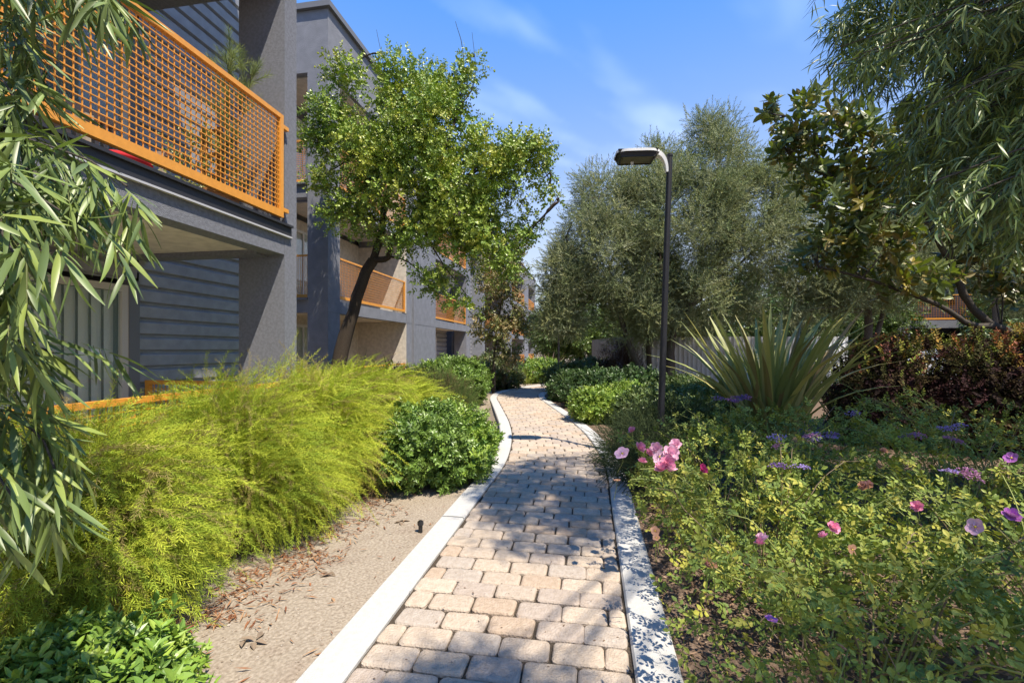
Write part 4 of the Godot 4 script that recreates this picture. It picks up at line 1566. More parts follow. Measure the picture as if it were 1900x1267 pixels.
func make_car() -> void:
	var base := Vector3(10.6, 0, -15.2)
	var c := thing("parked_car", "silver parked car half hidden behind flax blades and hedge", "car", base)
	var prof := [Vector2(-2.15, 0.35), Vector2(-2.2, 0.75), Vector2(-1.95, 0.92), Vector2(-1.1, 0.98), Vector2(-0.35, 1.42), Vector2(0.9, 1.46), Vector2(1.75, 1.02), Vector2(2.15, 0.95), Vector2(2.2, 0.4), Vector2(1.8, 0.25), Vector2(-1.9, 0.25)]
	var mb := MB.new()
	for k in prof.size():
		var q := (k + 1) % prof.size()
		var a: Vector2 = prof[k]
		var d: Vector2 = prof[q]
		var ia := 0.68 if a.y > 1.2 else 0.84
		var id := 0.68 if d.y > 1.2 else 0.84
		mb.quad(base + Vector3(a.x, a.y, ia), base + Vector3(d.x, d.y, id), base + Vector3(d.x, d.y, -id), base + Vector3(a.x, a.y, -ia), Vector3(a.x + d.x, (a.y + d.y - 1.5) * 3.0, 0))
		for s in [-1.0, 1.0]:
			mb.tri(base + Vector3(a.x, a.y, ia * s), base + Vector3(d.x, d.y, id * s), base + Vector3(0, 0.7, 0.86 * s), Vector3(0, 0.1, s))
	part(c, "body", mb.commit(), M.car_paint)
	for s in [-1.0, 1.0]:
		var g := MB.new()
		var win := [[Vector2(-0.9, 1.0), Vector2(-0.3, 1.37), Vector2(0.25, 1.39), Vector2(0.25, 1.0)], [Vector2(0.3, 1.0), Vector2(0.3, 1.39), Vector2(0.88, 1.4), Vector2(1.5, 1.02)]]
		for w in win:
			g = MB.new()
			var v := []
			for e in w:
				var inset := lerpf(0.845, 0.70, (e.y - 0.98) / 0.44) + 0.012
				v.append(base + Vector3(e.x, e.y, inset * s))
			g.quad(v[0], v[1], v[2], v[3], Vector3(0, 0.2, s))
			part(c, "side_window", g.commit(), M.dark_glass)
		for x in [-1.35, 1.35]:
			var wh := MB.new()
			wh.tube(PackedVector3Array([base + Vector3(x, 0.3, 0.66 * s), base + Vector3(x, 0.3, 0.88 * s)]), PackedFloat32Array([0.31, 0.31]), 20)
			var tyre := part(c, "wheel", wh.commit(), M.tyre)
			wh = MB.new()
			wh.tube(PackedVector3Array([base + Vector3(x, 0.3, 0.86 * s), base + Vector3(x, 0.3, 0.885 * s)]), PackedFloat32Array([0.19, 0.18]), 16)
			part(tyre, "rim", wh.commit(), M.lamp_silver)

func make_left_plants() -> void:
	# feathery golden hedge
	var fe := []
	for k in 4:
		fe.append(feather(rnd(0.28, 0.4), 50, 0.034, rnd(0.35, 0.7)))
	long_shoot = feather(0.48, 84, 0.030, 0.75)
	fe = [sheaf(fe, 16), sheaf(fe, 16), sheaf(fe, 16), sheaf(fe, 16)]
	var gold := tints([[0.54, 0.60, 0.07], [0.47, 0.55, 0.065], [0.60, 0.63, 0.085], [0.37, 0.48, 0.06], [0.52, 0.58, 0.07], [0.50, 0.58, 0.075], [0.40, 0.32, 0.12]])
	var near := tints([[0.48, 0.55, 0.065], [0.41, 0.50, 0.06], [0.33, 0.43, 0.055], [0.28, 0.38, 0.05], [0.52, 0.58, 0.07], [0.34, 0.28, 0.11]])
	feather_hedge("feathery yellow-green shrub with a bare lower flank beside the drooping tree", Vector3(-2.72, 0, -2.05), [[Vector3(-2.78, 0.60, -2.05), Vector3(0.54, 0.42, 0.5)], [Vector3(-2.45, 0.40, -1.95), Vector3(0.36, 0.26, 0.4)]], fe, 5200, near)
	feather_hedge("broad feathery shrub arching over bare soil below the balcony", Vector3(-2.68, 0, -3.1), [[Vector3(-2.74, 0.62, -3.15), Vector3(0.58, 0.46, 0.5)], [Vector3(-2.42, 0.48, -2.85), Vector3(0.42, 0.3, 0.38)], [Vector3(-2.36, 0.36, -3.35), Vector3(0.34, 0.24, 0.3)]], fe, 5800, near)
	feather_hedge("feathery golden shrub in full sun below the blade column", Vector3(-2.72, 0, -4.15), [[Vector3(-2.78, 0.66, -4.25), Vector3(0.62, 0.48, 0.5)], [Vector3(-2.42, 0.46, -4.0), Vector3(0.42, 0.32, 0.36)], [Vector3(-2.4, 0.42, -4.55), Vector3(0.38, 0.3, 0.3)]], fe, 5600, gold)
	feather_hedge("feathery golden shrub at the far end behind the glossy mound", Vector3(-2.78, 0, -5.5), [[Vector3(-2.8, 0.68, -5.35), Vector3(0.64, 0.46, 0.6)], [Vector3(-2.7, 0.56, -6.1), Vector3(0.56, 0.44, 0.5)]], fe, 5600, gold)
	feather_hedge("low feathery golden shrub under the pear tree", Vector3(-4.3, 0, -6.9), [[Vector3(-4.2, 0.5, -6.8), Vector3(1.0, 0.5, 0.9)]], fe, 4200, gold)
	# glossy mounds
	var gl := []
	for k in 4:
		gl.append(sprig(13, 0.085, 0.045, 0.019, 1.0, false, 0.002))
	var green := tints([[0.15, 0.25, 0.045], [0.16, 0.265, 0.045], [0.18, 0.28, 0.05]])
	var bright := tints([[0.24, 0.36, 0.05], [0.19, 0.31, 0.045], [0.29, 0.40, 0.06], [0.14, 0.25, 0.045]])
	shrub("glossy_shrub", "low glossy bright green shrub at the soil edge beneath drooping leaves", Vector3(-1.78, 0, -1.45), [[Vector3(-1.77, 0.08, -1.45), Vector3(0.20, 0.12, 0.17)], [Vector3(-2.02, 0.08, -1.42), Vector3(0.22, 0.13, 0.2)]], gl, M.leaf_gloss, bright, 420, 1.0, "shrub", "", 240, 0.9, 0.35, -0.5, 3.0)
	shrub("glossy_shrub", "round dense dark green mound with bright top beside the white kerb", Vector3(-1.72, 0, -4.5), [[Vector3(-1.72, 0.33, -4.5), Vector3(0.46, 0.36, 0.42)], [Vector3(-1.86, 0.42, -4.9), Vector3(0.38, 0.32, 0.38)]], gl, M.leaf_gloss, green, 2600, 0.95, "shrub", "", 40, 0.6, 0.5, -0.5, 3.0)
	shrub("glossy_shrub", "small pale green seedling shrub hugging the left kerb", Vector3(-1.27, 0, -4.75), [[Vector3(-1.27, 0.13, -4.7), Vector3(0.17, 0.15, 0.24)], [Vector3(-1.32, 0.16, -5.4), Vector3(0.16, 0.17, 0.3)], [Vector3(-1.4, 0.14, -6.1), Vector3(0.15, 0.15, 0.25)]], gl, M.leaf_gloss, bright, 520, 0.9, "shrub", "", 60, 0.7, 0.3, -0.2, 4.0)
	shrub("glossy_shrub", "loose pale sprawling shrub behind the round green mound", Vector3(-1.75, 0, -5.8), [[Vector3(-1.75, 0.3, -5.8), Vector3(0.35, 0.33, 0.5)]], gl, M.leaf_gloss, bright, 760, 0.9, "shrub", "", 20, 0.6, 0.35, -0.1, 3.0)
	var fine := []
	for k in 3:
		fine.append(sprig(22, 0.16, 0.02, 0.006, 0.7, true, 0.0012))
	var olive_g := tints([[0.14, 0.19, 0.06], [0.11, 0.16, 0.05], [0.19, 0.22, 0.07], [0.17, 0.14, 0.07]])
	shrub("fine_leaved_shrub", "upright fine-leaved dull green shrub left of the path's bend", Vector3(-2.5, -0.1, -7.4), [[Vector3(-2.5, 0.42, -7.4), Vector3(0.55, 0.52, 0.6)]], fine, M.leaf_dull, olive_g, 2600, 1.0, "shrub", "", 0, 1.2, 0.45, -0.4, 2.0)
	shrub("fine_leaved_shrub", "wide fine-leaved shrub under the second block's wall", Vector3(-3.7, 0, -9.2), [[Vector3(-3.7, 0.4, -9.2), Vector3(0.8, 0.5, 0.9)]], fine, M.leaf_dull, olive_g, 2600, 1.1, "shrub", "", 0, 1.0, 0.45, -0.4, 2.0)
	var spots := [[-3.6, -11.8, 0.75, 0.85, 0], [-4.9, -10.6, 0.9, 0.8, 1], [-4.0, -13.4, 0.9, 1.0, 0], [-3.4, -16.2, 0.9, 0.9, 2], [-4.8, -14.6, 1.0, 0.9, 1], [-2.2, -19.6, 1.1, 0.9, 1], [-4.2, -19.0, 1.3, 1.1, 2], [-5.2, -17.0, 1.1, 1.0, 0]]
	var desc := ["rounded green shrub beyond the kerb's left bend", "yellow-green low shrub close to the second block", "trimmed green mound right behind the young tree", "brownish green spreading shrub by the far bend", "yellow-green shrub between the blocks' terraces", "bright low shrub where the path vanishes", "olive-green bank of shrub before the farthest block", "green shrub against the ribbed bay"]
	for k in spots.size():
		var s: Array = spots[k]
		var cols: Array = [green, bright, olive_g][s[4]]
		shrub("garden_shrub", desc[k], Vector3(s[0], -0.05, s[1]), [[Vector3(s[0], s[3] * 0.45, s[1]), Vector3(s[2], s[3] * 0.55, s[2])]], gl, M.leaf_gloss, cols, 1500, 1.5, "shrub", "", 0, 0.6, 0.55, -0.5, 2.0, 4)
	# dark flax by the building
	var dark := tints([[0.030, 0.022, 0.028], [0.045, 0.03, 0.032], [0.06, 0.05, 0.035], [0.025, 0.02, 0.022]])
	var fx := [[-4.6, -8.6], [-5.2, -9.6], [-5.0, -11.2], [-4.3, -10.2], [-5.4, -12.6]]
	for k in 5:
		flax(Vector3(fx[k][0], -0.05, fx[k][1]), 18, [1.25, 1.5, 1.35, 1.1, 1.3][k], 0.075, ["dark purple flax just right of the pear trunk", "tall dark purple flax in front of the cream door", "dark purple flax below the grey wall", "short dark flax with leaning blades over golden shrubs", "dark flax near the second block's siding window"][k], dark, 0.55, 1, "dark flax along the second block")
	# ornamental grasses at the far bend
	var gy := tints([[0.30, 0.36, 0.07], [0.24, 0.32, 0.06], [0.36, 0.38, 0.12]])
	flax(Vector3(-2.6, -0.05, -18.6), 70, 1.0, 0.03, "fine yellow-green grass clump beside the far lamp post", gy, 1.0, 0)
	flax(Vector3(-3.6, -0.05, -20.4), 70, 1.2, 0.03, "taller yellow-green grass clump near the farthest block", gy, 0.9, 0)
	flax(Vector3(-1.9, -0.05, -21.5), 110, 1.5, 0.022, "purplish fountain grass behind the far lamp post", tints([[0.22, 0.11, 0.10], [0.28, 0.16, 0.12], [0.24, 0.2, 0.1]]), 0.9, 0)
	# drooping tree at the near left, its trunk beside the eye
	var base := Vector3(-2.35, -0.05, -0.35)
	var t := thing("drooping_tree", "drooping tree with long narrow shiny leaves hanging before the balcony", "tree", base, "")
	limb(t, "trunk", [base, base + Vector3(0.05, 1.4, -0.05), base + Vector3(0.1, 2.8, -0.1), base + Vector3(0.15, 4.4, 0)], 0.09, 0.045, M.bark, 10, 0.06)
	var bs := []
	var px := [
		[[-90, 215, 1.45], [60, 262, 1.42], [170, 300, 1.38], [235, 345, 1.35]],
		[[-90, 270, 1.3], [20, 300, 1.3], [120, 345, 1.3]],
		[[-90, 300, 1.2], [30, 340, 1.2], [110, 390, 1.2]],
		[[-100, 380, 1.05], [-10, 410, 1.05], [30, 480, 1.05]],
		[[-100, 500, 1.15], [-20, 530, 1.15], [10, 590, 1.15]],
		[[-90, 625, 1.35], [30, 630, 1.35], [100, 655, 1.35]],
		[[-90, 745, 1.25], [20, 765, 1.25], [80, 815, 1.25], [100, 870, 1.25]],
		[[-90, 850, 1.15], [-10, 875, 1.15], [30, 930, 1.15]],
		[[-90, 20, 1.6], [10, 40, 1.58], [40, 100, 1.55]],
		[[-60, -120, 1.5], [60, -80, 1.48], [150, -50, 1.45], [200, -30, 1.45]],
		[[-90, 120, 1.45], [0, 140, 1.45], [30, 190, 1.45]]]
	for e in px:
		var pts := []
		for q in e:
			pts.append(at(q[0], q[1], q[2]))
		# carry each bough back to the trunk
		var f: Vector3 = pts[0]
		pts.push_front(Vector3(base.x + 0.08, clampf(f.y - 0.15, 0.7, 4.0), base.z - 0.05))
		bs.append(pts)
	hang_leaves(t, bs, 30.0, 0.155, 0.9, drooping_tints(), 300, M.bark_grey, 0.12, 0.010, 1.15)
	# high crown over the near left, out of the frame
	var crown := []
	for k in 6:
		var s := base + Vector3(0.12, 3.2 + 0.1 * k, -0.1)
		var w := -0.4 + k * 0.75
		crown.append([s, s + Vector3(cos(w) * 0.5, 0.35, -sin(w) * 0.5), s + Vector3(cos(w) * 1.0, 0.25, -sin(w) * 1.0)])
	hang_leaves(t, crown, 20.0, 0.13, 0.9, drooping_tints(), 0, M.bark_grey)

func drooping_tints() -> Array:   # both drooping trees are of one kind
	return tints([[0.15, 0.21, 0.065], [0.125, 0.18, 0.055], [0.18, 0.245, 0.07], [0.105, 0.15, 0.05], [0.24, 0.30, 0.07]])
func make_trees() -> void:
	# leaning pear by the second block
	var pear := []
	for k in 4:
		pear.append(sprig(9, 0.2, 0.062, 0.042, 0.95, false, 0.002))
	var pg := tints([[0.27, 0.39, 0.06], [0.30, 0.41, 0.065], [0.36, 0.44, 0.07], [0.22, 0.33, 0.055], [0.42, 0.45, 0.065], [0.30, 0.39, 0.06]])
	var b0 := at(622, 700, 9.9)
	b0.y = -0.1
	var fork := at(692, 482, 9.9)
	var limbs := [
		[[b0, at(630, 670, 9.9), at(652, 590, 9.9), at(672, 520, 9.9), fork], 0.19, 0.11],
		[[fork, at(705, 440, 9.8), at(715, 380, 9.7), at(740, 280, 9.7), at(780, 190, 9.6)], 0.09, 0.02],
		[[fork, at(722, 476, 9.7), at(730, 440, 9.6), at(780, 400, 9.4), at(860, 330, 9.2), at(940, 300, 9.1)], 0.07, 0.015],
		[[at(715, 380, 9.7), at(680, 320, 9.8), at(640, 240, 9.9)], 0.05, 0.012],
		[[at(780, 400, 9.4), at(820, 290, 9.4), at(850, 200, 9.4), at(860, 110, 9.4), at(845, 40, 9.4)], 0.045, 0.004],
		[[at(850, 200, 9.4), at(880, 150, 9.4), at(876, 60, 9.4)], 0.014, 0.003],
		[[at(860, 330, 9.2), at(950, 270, 9.0), at(1005, 310, 8.9), at(1035, 375, 8.9)], 0.025, 0.006],
		[[at(740, 280, 9.7), at(715, 140, 9.7), at(698, 55, 9.7)], 0.02, 0.003]]
	var blob := func(x, y, d, rx, ry, rz): return [at(x, y, d), Vector3(rx, ry, rz)]
	var blobs := [blob.call(690, 295, 9.7, 0.97, 1.14, 0.91), blob.call(610, 240, 9.9, 0.57, 0.63, 0.57), blob.call(800, 290, 9.5, 1.20, 1.25, 1.14), blob.call(770, 190, 9.6, 0.74, 0.91, 0.68), blob.call(800, 400, 9.3, 1.25, 0.74, 0.91), blob.call(905, 330, 9.2, 0.80, 0.74, 0.80), blob.call(885, 435, 9.2, 0.80, 0.63, 0.80), blob.call(960, 285, 9.0, 0.48, 0.46, 0.46), blob.call(840, 175, 9.4, 0.40, 0.68, 0.40), blob.call(1012, 330, 8.9, 0.15, 0.40, 0.23), blob.call(650, 400, 9.7, 0.34, 0.46, 0.40), blob.call(810, 520, 9.2, 0.51, 0.25, 0.34), blob.call(640, 150, 9.8, 0.34, 0.40, 0.34), blob.call(575, 235, 9.9, 0.23, 0.18, 0.23), blob.call(590, 330, 9.8, 0.30, 0.34, 0.30), blob.call(612, 400, 9.8, 0.14, 0.46, 0.14), blob.call(700, 435, 9.6, 0.34, 0.16, 0.23), blob.call(725, 135, 9.7, 0.28, 0.40, 0.28), blob.call(1000, 265, 8.9, 0.25, 0.23, 0.23), blob.call(1030, 370, 8.9, 0.09, 0.21, 0.11), blob.call(985, 420, 9.1, 0.28, 0.34, 0.28), blob.call(930, 500, 9.2, 0.40, 0.23, 0.34), blob.call(860, 560, 9.2, 0.23, 0.16, 0.23), blob.call(870, 120, 9.4, 0.14, 0.34, 0.14)]
	leafy_tree("pear_tree", "leaning pear tree with dark mottled trunk and glossy leaves before cream loggias", "", b0, limbs, blobs, pear, M.leaf_gloss, pg, 1180, 0.92, M.bark, {"bunch": 9, "reach": 0.2, "shell": 0.0, "gap": 0.13, "grain": 1.7, "branches": 30, "up": 0.1, "wild": 0.9})
	# young staked tree with bronze leaves
	var y0 := Vector3(-3.1, -0.05, -14.4)
	var yl := [[[y0, at(918, 640, 14.6), at(930, 560, 14.6), at(935, 470, 14.6)], 0.045, 0.015], [[at(925, 600, 14.6), at(905, 560, 14.6), at(890, 510, 14.6)], 0.02, 0.008], [[at(925, 600, 14.6), at(955, 570, 14.6), at(975, 530, 14.6)], 0.02, 0.008]]
	var yb := [blob.call(930, 520, 14.6, 0.75, 0.9, 0.7), blob.call(915, 600, 14.6, 0.6, 0.7, 0.6), blob.call(960, 600, 14.6, 0.55, 0.6, 0.5), blob.call(945, 650, 14.6, 0.4, 0.4, 0.4), blob.call(950, 460, 14.6, 0.5, 0.6, 0.5)]
	leafy_tree("young_tree", "slender young tree with bronze and olive leaves at the bend", "", y0, yl, yb, pear, M.leaf_gloss, tints([[0.28, 0.24, 0.10], [0.34, 0.27, 0.13], [0.22, 0.25, 0.09], [0.30, 0.31, 0.11]]), 190, 1.1, M.bark_pale, {"bunch": 7, "reach": 0.17, "shell": 0.05, "gap": 0.05, "grain": 1.2})
	# pale stake beside it
	var st := thing("tree_stake", "pale wooden stake holding the slender bronze-leaved tree", "stake", Vector3(-3.02, 0, -14.3))
	var mb := MB.new()
	mb.tube(PackedVector3Array([Vector3(-3.02, -0.1, -14.3), Vector3(-3.02, 1.55, -14.3)]), PackedFloat32Array([0.03, 0.028]), 8)
	part(st, "post", mb.commit(), M.bark_pale)
	mb = MB.new()
	mb.tube(PackedVector3Array([Vector3(-3.02, 1.3, -14.3), Vector3(-3.09, 1.31, -14.42)]), PackedFloat32Array([0.012, 0.012]), 5)
	part(st, "tie", mb.commit(), M.black_plastic)
	# olives
	var ol := []
	for k in 4:
		ol.append(sprig(20, 0.26, 0.055, 0.0115, 0.75, true, 0.002))
	var og := tints([[0.33, 0.36, 0.20], [0.28, 0.32, 0.16], [0.39, 0.41, 0.25], [0.24, 0.28, 0.14], [0.36, 0.38, 0.18]])
	var D := 13.0
	var oa := at(1204, 730, D)
	oa.y = -0.05
	leafy_tree("olive_tree", "olive with leaning thin trunk and the crown nearest the apartment blocks", "olive trees before the white fence", oa,
		[[[oa, at(1190, 690, D), at(1168, 640, D), at(1150, 580, D), at(1130, 500, D)], 0.12, 0.05], [[at(1150, 580, D), at(1080, 500, D), at(1050, 440, D)], 0.05, 0.02], [[at(1130, 500, D), at(1160, 400, D), at(1150, 320, D)], 0.05, 0.02]],
		[blob.call(1120, 470, D, 1.5, 1.6, 1.4), blob.call(1050, 520, D, 0.9, 1.1, 0.9), blob.call(1130, 370, D, 0.9, 0.9, 0.9), blob.call(1040, 590, D, 0.75, 0.7, 0.8), blob.call(1180, 580, D, 1.0, 0.8, 0.9)], ol, M.leaf_dull, og, 1000, 1.0, M.bark_pale, {"bunch": 16, "reach": 0.24, "shell": 0.2, "gap": -0.12, "grain": 0.8, "up": 0.5, "br": 0.03, "branches": 24})
	var ob := at(1244, 732, D)
	ob.y = -0.05
	leafy_tree("olive_tree", "tallest spreading olive with a forked trunk behind the lamp post", "olive trees before the white fence", ob,
		[[[ob, at(1244, 670, D), at(1250, 615, D), at(1282, 570, D), at(1300, 480, D)], 0.17, 0.07], [[at(1250, 615, D), at(1230, 520, D), at(1220, 420, D)], 0.08, 0.03], [[at(1300, 480, D), at(1330, 380, D), at(1330, 280, D)], 0.06, 0.015], [[at(1282, 570, D), at(1360, 500, D), at(1430, 440, D)], 0.07, 0.02]],
		[blob.call(1270, 420, D, 1.9, 2.1, 1.7), blob.call(1330, 310, D, 1.0, 1.35, 1.0), blob.call(1400, 440, D, 1.5, 1.7, 1.4), blob.call(1210, 330, D, 0.8, 0.9, 0.8), blob.call(1300, 560, D, 1.6, 0.9, 1.3), blob.call(1450, 350, D, 0.9, 1.0, 0.8), blob.call(1310, 250, D, 0.5, 0.6, 0.5)], ol, M.leaf_dull, og, 1650, 1.0, M.bark_pale, {"bunch": 16, "reach": 0.24, "shell": 0.2, "gap": -0.12, "grain": 0.8, "up": 0.5, "br": 0.035, "branches": 34})
	var oc := at(1211, 736, 14.0)
	oc.y = -0.05
	leafy_tree("olive_tree", "upright olive with a straight trunk close to the fence", "olive trees before the white fence", oc,
		[[[oc, at(1206, 690, 14), at(1204, 620, 14), at(1215, 540, 14)], 0.10, 0.05], [[at(1204, 620, 14), at(1180, 560, 14), at(1170, 500, 14)], 0.05, 0.02]],
		[blob.call(1210, 510, 14.2, 1.2, 1.0, 1.0), blob.call(1240, 600, 14.2, 1.0, 0.55, 0.8)], ol, M.leaf_dull, og, 380, 1.0, M.bark_pale, {"bunch": 16, "reach": 0.24, "shell": 0.2, "gap": -0.12, "grain": 0.8, "up": 0.5})
	D = 12.5
	var od := at(1610, 740, D)
	od.y = -0.05
	leafy_tree("olive_tree", "olive with two dark trunks rising from the flax behind red hedge", "olive trees before the white fence", od,
		[[[od, at(1612, 620, D), at(1608, 540, D), at(1580, 460, D)], 0.13, 0.06], [[at(1613, 660, D), at(1636, 590, D), at(1650, 500, D)], 0.08, 0.04]],
		[blob.call(1560, 480, D, 1.6, 1.5, 1.4), blob.call(1680, 460, D, 1.7, 1.4, 1.4), blob.call(1510, 560, D, 1.0, 0.8, 0.9), blob.call(1620, 380, D, 1.5, 1.0, 1.2), blob.call(1600, 545, D, 1.5, 0.6, 1.0)], ol, M.leaf_dull, og, 900, 1.0, M.bark_pale, {"bunch": 16, "reach": 0.24, "shell": 0.2, "gap": -0.1, "grain": 0.8, "up": 0.5, "branches": 24})
	D = 15.0
	var oe := at(1850, 730, D)
	oe.y = -0.05
	leafy_tree("olive_tree", "pale olive standing farthest right beyond the clipped hedge", "olive trees before the white fence", oe,
		[[[oe, at(1850, 610, D), at(1840, 520, D), at(1830, 440, D)], 0.13, 0.05]],
		[blob.call(1800, 430, D, 2.1, 1.6, 1.6), blob.call(1900, 470, D, 2.0, 1.5, 1.6), blob.call(1960, 560, D, 1.6, 0.9, 1.3)], ol, M.leaf_dull, og, 560, 1.2, M.bark_pale, {"bunch": 16, "reach": 0.24, "shell": 0.25, "gap": -0.15, "grain": 0.7, "up": 0.5})
	# green trees closing the view
	var far := [[-0.6, -25.0, 2.6, 5.2, 0], [3.5, -27.0, 3.0, 6.0, 1], [8.5, -26.0, 3.2, 6.0, 0], [-2.2, -34.0, 2.6, 6.5, 1], [17.0, -20.5, 2.6, 4.5, 1], [22.5, -19.0, 2.8, 5.0, 0], [11.5, -22.5, 2.6, 5.5, 1]]
	var fd := ["bright green tree at the end of the path", "dark green tree showing over the grey garden wall", "broad green tree behind the white fence", "tall green tree far beyond the last block", "green tree before the distant orange railings", "spreading green tree at the right end of the car park", "green tree between the parked car and distant building"]
	var fg := []
	for k in 3:
		fg.append(sprig(11, 0.34, 0.11, 0.05, 0.95, false, 0.004))
	for k in far.size():
		var f: Array = far[k]
		var b := Vector3(f[0], -0.05, f[1])
		leafy_tree("garden_tree", fd[k], "", b, [[[b, b + Vector3(0.1, f[3] * 0.35, 0), b + Vector3(-0.1, f[3] * 0.6, 0.1)], 0.14, 0.06]], [[b + Vector3(0, f[3] * 0.55, 0), Vector3(f[2] * 0.75, f[3] * 0.42, f[2] * 0.75)], [b + Vector3(f[2] * 0.45, f[3] * 0.42, 0.3), Vector3(f[2] * 0.5, f[3] * 0.27, f[2] * 0.5)], [b + Vector3(-f[2] * 0.4, f[3] * 0.45, 0.4), Vector3(f[2] * 0.5, f[3] * 0.3, f[2] * 0.5)]], fg, M.leaf_gloss, tints([[0.10, 0.17, 0.045], [0.14, 0.22, 0.05], [0.18, 0.26, 0.055]]), 520, 1.0, M.bark, {"bunch": 10, "reach": 0.3, "shell": 0.35, "gap": -0.15, "grain": 0.5})
	# magnolia
	var mg := []
	for k in 4:
		mg.append(sprig(6, 0.12, 0.15, 0.068, 1.0, false, 0.004))
	D = 6.6
	var m0 := at(1960, 760, D)
	m0.y = -0.05
	var ml := [[[m0, at(1920, 660, D), at(1886, 623, D), at(1832, 596, D), at(1790, 548, D), at(1772, 500, D), at(1745, 455, D), at(1727, 416, D), at(1690, 340, D)], 0.085, 0.03], [[at(1845, 603, D), at(1802, 602, D - 0.1), at(1748, 569, D - 0.2), at(1670, 539, D - 0.2), at(1600, 515, D - 0.2), at(1520, 495, D - 0.1)], 0.05, 0.012], [[at(1772, 500, D), at(1760, 430, D), at(1748, 380, D), at(1760, 300, D)], 0.03, 0.01], [[at(1727, 416, D), at(1650, 390, D), at(1560, 340, D), at(1510, 280, D), at(1460, 215, D)], 0.03, 0.007], [[at(1560, 340, D), at(1500, 310, D), at(1465, 285, D)], 0.015, 0.005]]
	var mbl := [blob.call(1480, 220, D, 0.42, 0.34, 0.4), blob.call(1560, 250, D, 0.5, 0.45, 0.5), blob.call(1480, 290, D, 0.3, 0.25, 0.3), blob.call(1650, 330, D, 0.6, 0.5, 0.6), blob.call(1560, 400, D - 0.1, 0.45, 0.4, 0.5), blob.call(1540, 470, D - 0.1, 0.5, 0.28, 0.45), blob.call(1620, 450, D - 0.1, 0.5, 0.4, 0.45), blob.call(1700, 520, D - 0.2, 0.5, 0.25, 0.4), blob.call(1800, 400, D, 0.6, 0.5, 0.5), blob.call(1840, 490, D, 0.45, 0.35, 0.4), blob.call(1740, 250, D, 0.7, 0.6, 0.6), blob.call(1880, 300, D, 0.8, 0.7, 0.7), blob.call(1890, 540, D, 0.3, 0.25, 0.3), blob.call(1455, 200, D, 0.2, 0.16, 0.2), blob.call(1470, 275, D, 0.24, 0.16, 0.2), blob.call(1520, 330, D, 0.35, 0.2, 0.3), blob.call(1600, 300, D, 0.5, 0.4, 0.4)]
	leafy_tree("magnolia_tree", "magnolia with forked grey limbs leaning left over the red hedge", "", m0, ml, mbl, mg, M.leaf_gloss, tints([[0.11, 0.15, 0.04], [0.10, 0.135, 0.04], [0.15, 0.18, 0.045], [0.20, 0.16, 0.045], [0.09, 0.12, 0.035], [0.30, 0.24, 0.04]]), 1050, 1.0, M.bark_grey, {"shell": 0.1, "gap": -0.2, "grain": 1.5, "branches": 30, "br": 0.014, "singles": 300, "wild": 0.8, "piece": "leaf_whorl", "trunks": 1})
	# tall drooping tree on the right; its crown reaches over the path above the frame
	var w0 := Vector3(4.1, -0.05, -3.4)
	var w := thing("drooping_tree", "tall drooping narrow-leaved tree hanging over the rose beds in shade", "tree", w0, "")
	limb(w, "trunk", [w0, w0 + Vector3(0.05, 2.0, 0.1), w0 + Vector3(-0.1, 4.0, 0.2), w0 + Vector3(-0.3, 7.2, 0.4)], 0.14, 0.05, M.bark, 10, 0.06)
	var boughs := []
	for k in 115:
		var e := at(lerpf(1960, 1500, pow(rng.randf(), 1.3)), rnd(-100, 340), rnd(2.9, 4.8))
		var e_px := (e.x * cos(YAW) - e.z * sin(YAW)) / depth_of(e) * FOCAL + 950.0
		var e_py := 648.0 - (e.y - EYE_HEIGHT) / depth_of(e) * FOCAL
		if e.x < 1.55 or (e_px < 1640 and e_py > 150) or e_px < 1530:
			continue
		var s := w0 + Vector3(-0.1, clampf(e.y * 0.8 + 0.5, 1.8, 6.0), 0.2)
		boughs.append([s, s.lerp(e, 0.55) + Vector3(rnd(-0.2, 0.2), 0.25, rnd(-0.2, 0.2)), e])
	for k in 34:
		var e := at(rnd(1720, 1990), rnd(220, 470), rnd(2.6, 3.6))
		var s := w0 + Vector3(-0.05, clampf(e.y + 0.2, 1.6, 4.0), 0.15)
		boughs.append([s, s.lerp(e, 0.55) + Vector3(0, 0.2, 0), e])
	var deep := drooping_tints()
	hang_leaves(w, boughs, 14.0, 0.135, 0.5, deep, 300, M.bark_grey, 0.2, 0.012)
	# high crown, above the frame: hanging leaf tufts on long boughs
	var tufts := []
	for k in 3:
		var mb2 := MB.new()
		var lv := hanging_leaf(0.5, 0.4)
		for j in 44:
			var d := rdir()
			mb2.append(lv, facing(d * 0.7 + Vector3.DOWN * 0.5, Vector3.UP + rdir() * 0.7, 0.15 * rnd(0.7, 1.2), d * 0.2 * rng.randf()), Color.WHITE * rnd(0.8, 1.15))
		tufts.append(mb2.commit())
	var lobes := [[Vector3(2.4, 6.5, -2.3), Vector3(0.8, 0.5, 1.45), 240], [Vector3(2.3, 6.5, 0.75), Vector3(0.65, 0.4, 0.55), 95], [Vector3(5.6, 6.5, -2.6), Vector3(1.35, 0.6, 1.4), 440], [Vector3(4.5, 6.5, 0.55), Vector3(1.5, 0.45, 0.75), 300], [Vector3(5.3, 7.2, -4.6), Vector3(1.2, 0.6, 1.0), 150], [Vector3(4.6, 5.7, -2.8), Vector3(1.35, 0.9, 1.15), 560], [Vector3(5.6, 4.3, -3.3), Vector3(1.1, 0.9, 1.1), 340]]
	var tp := [[], [], []]
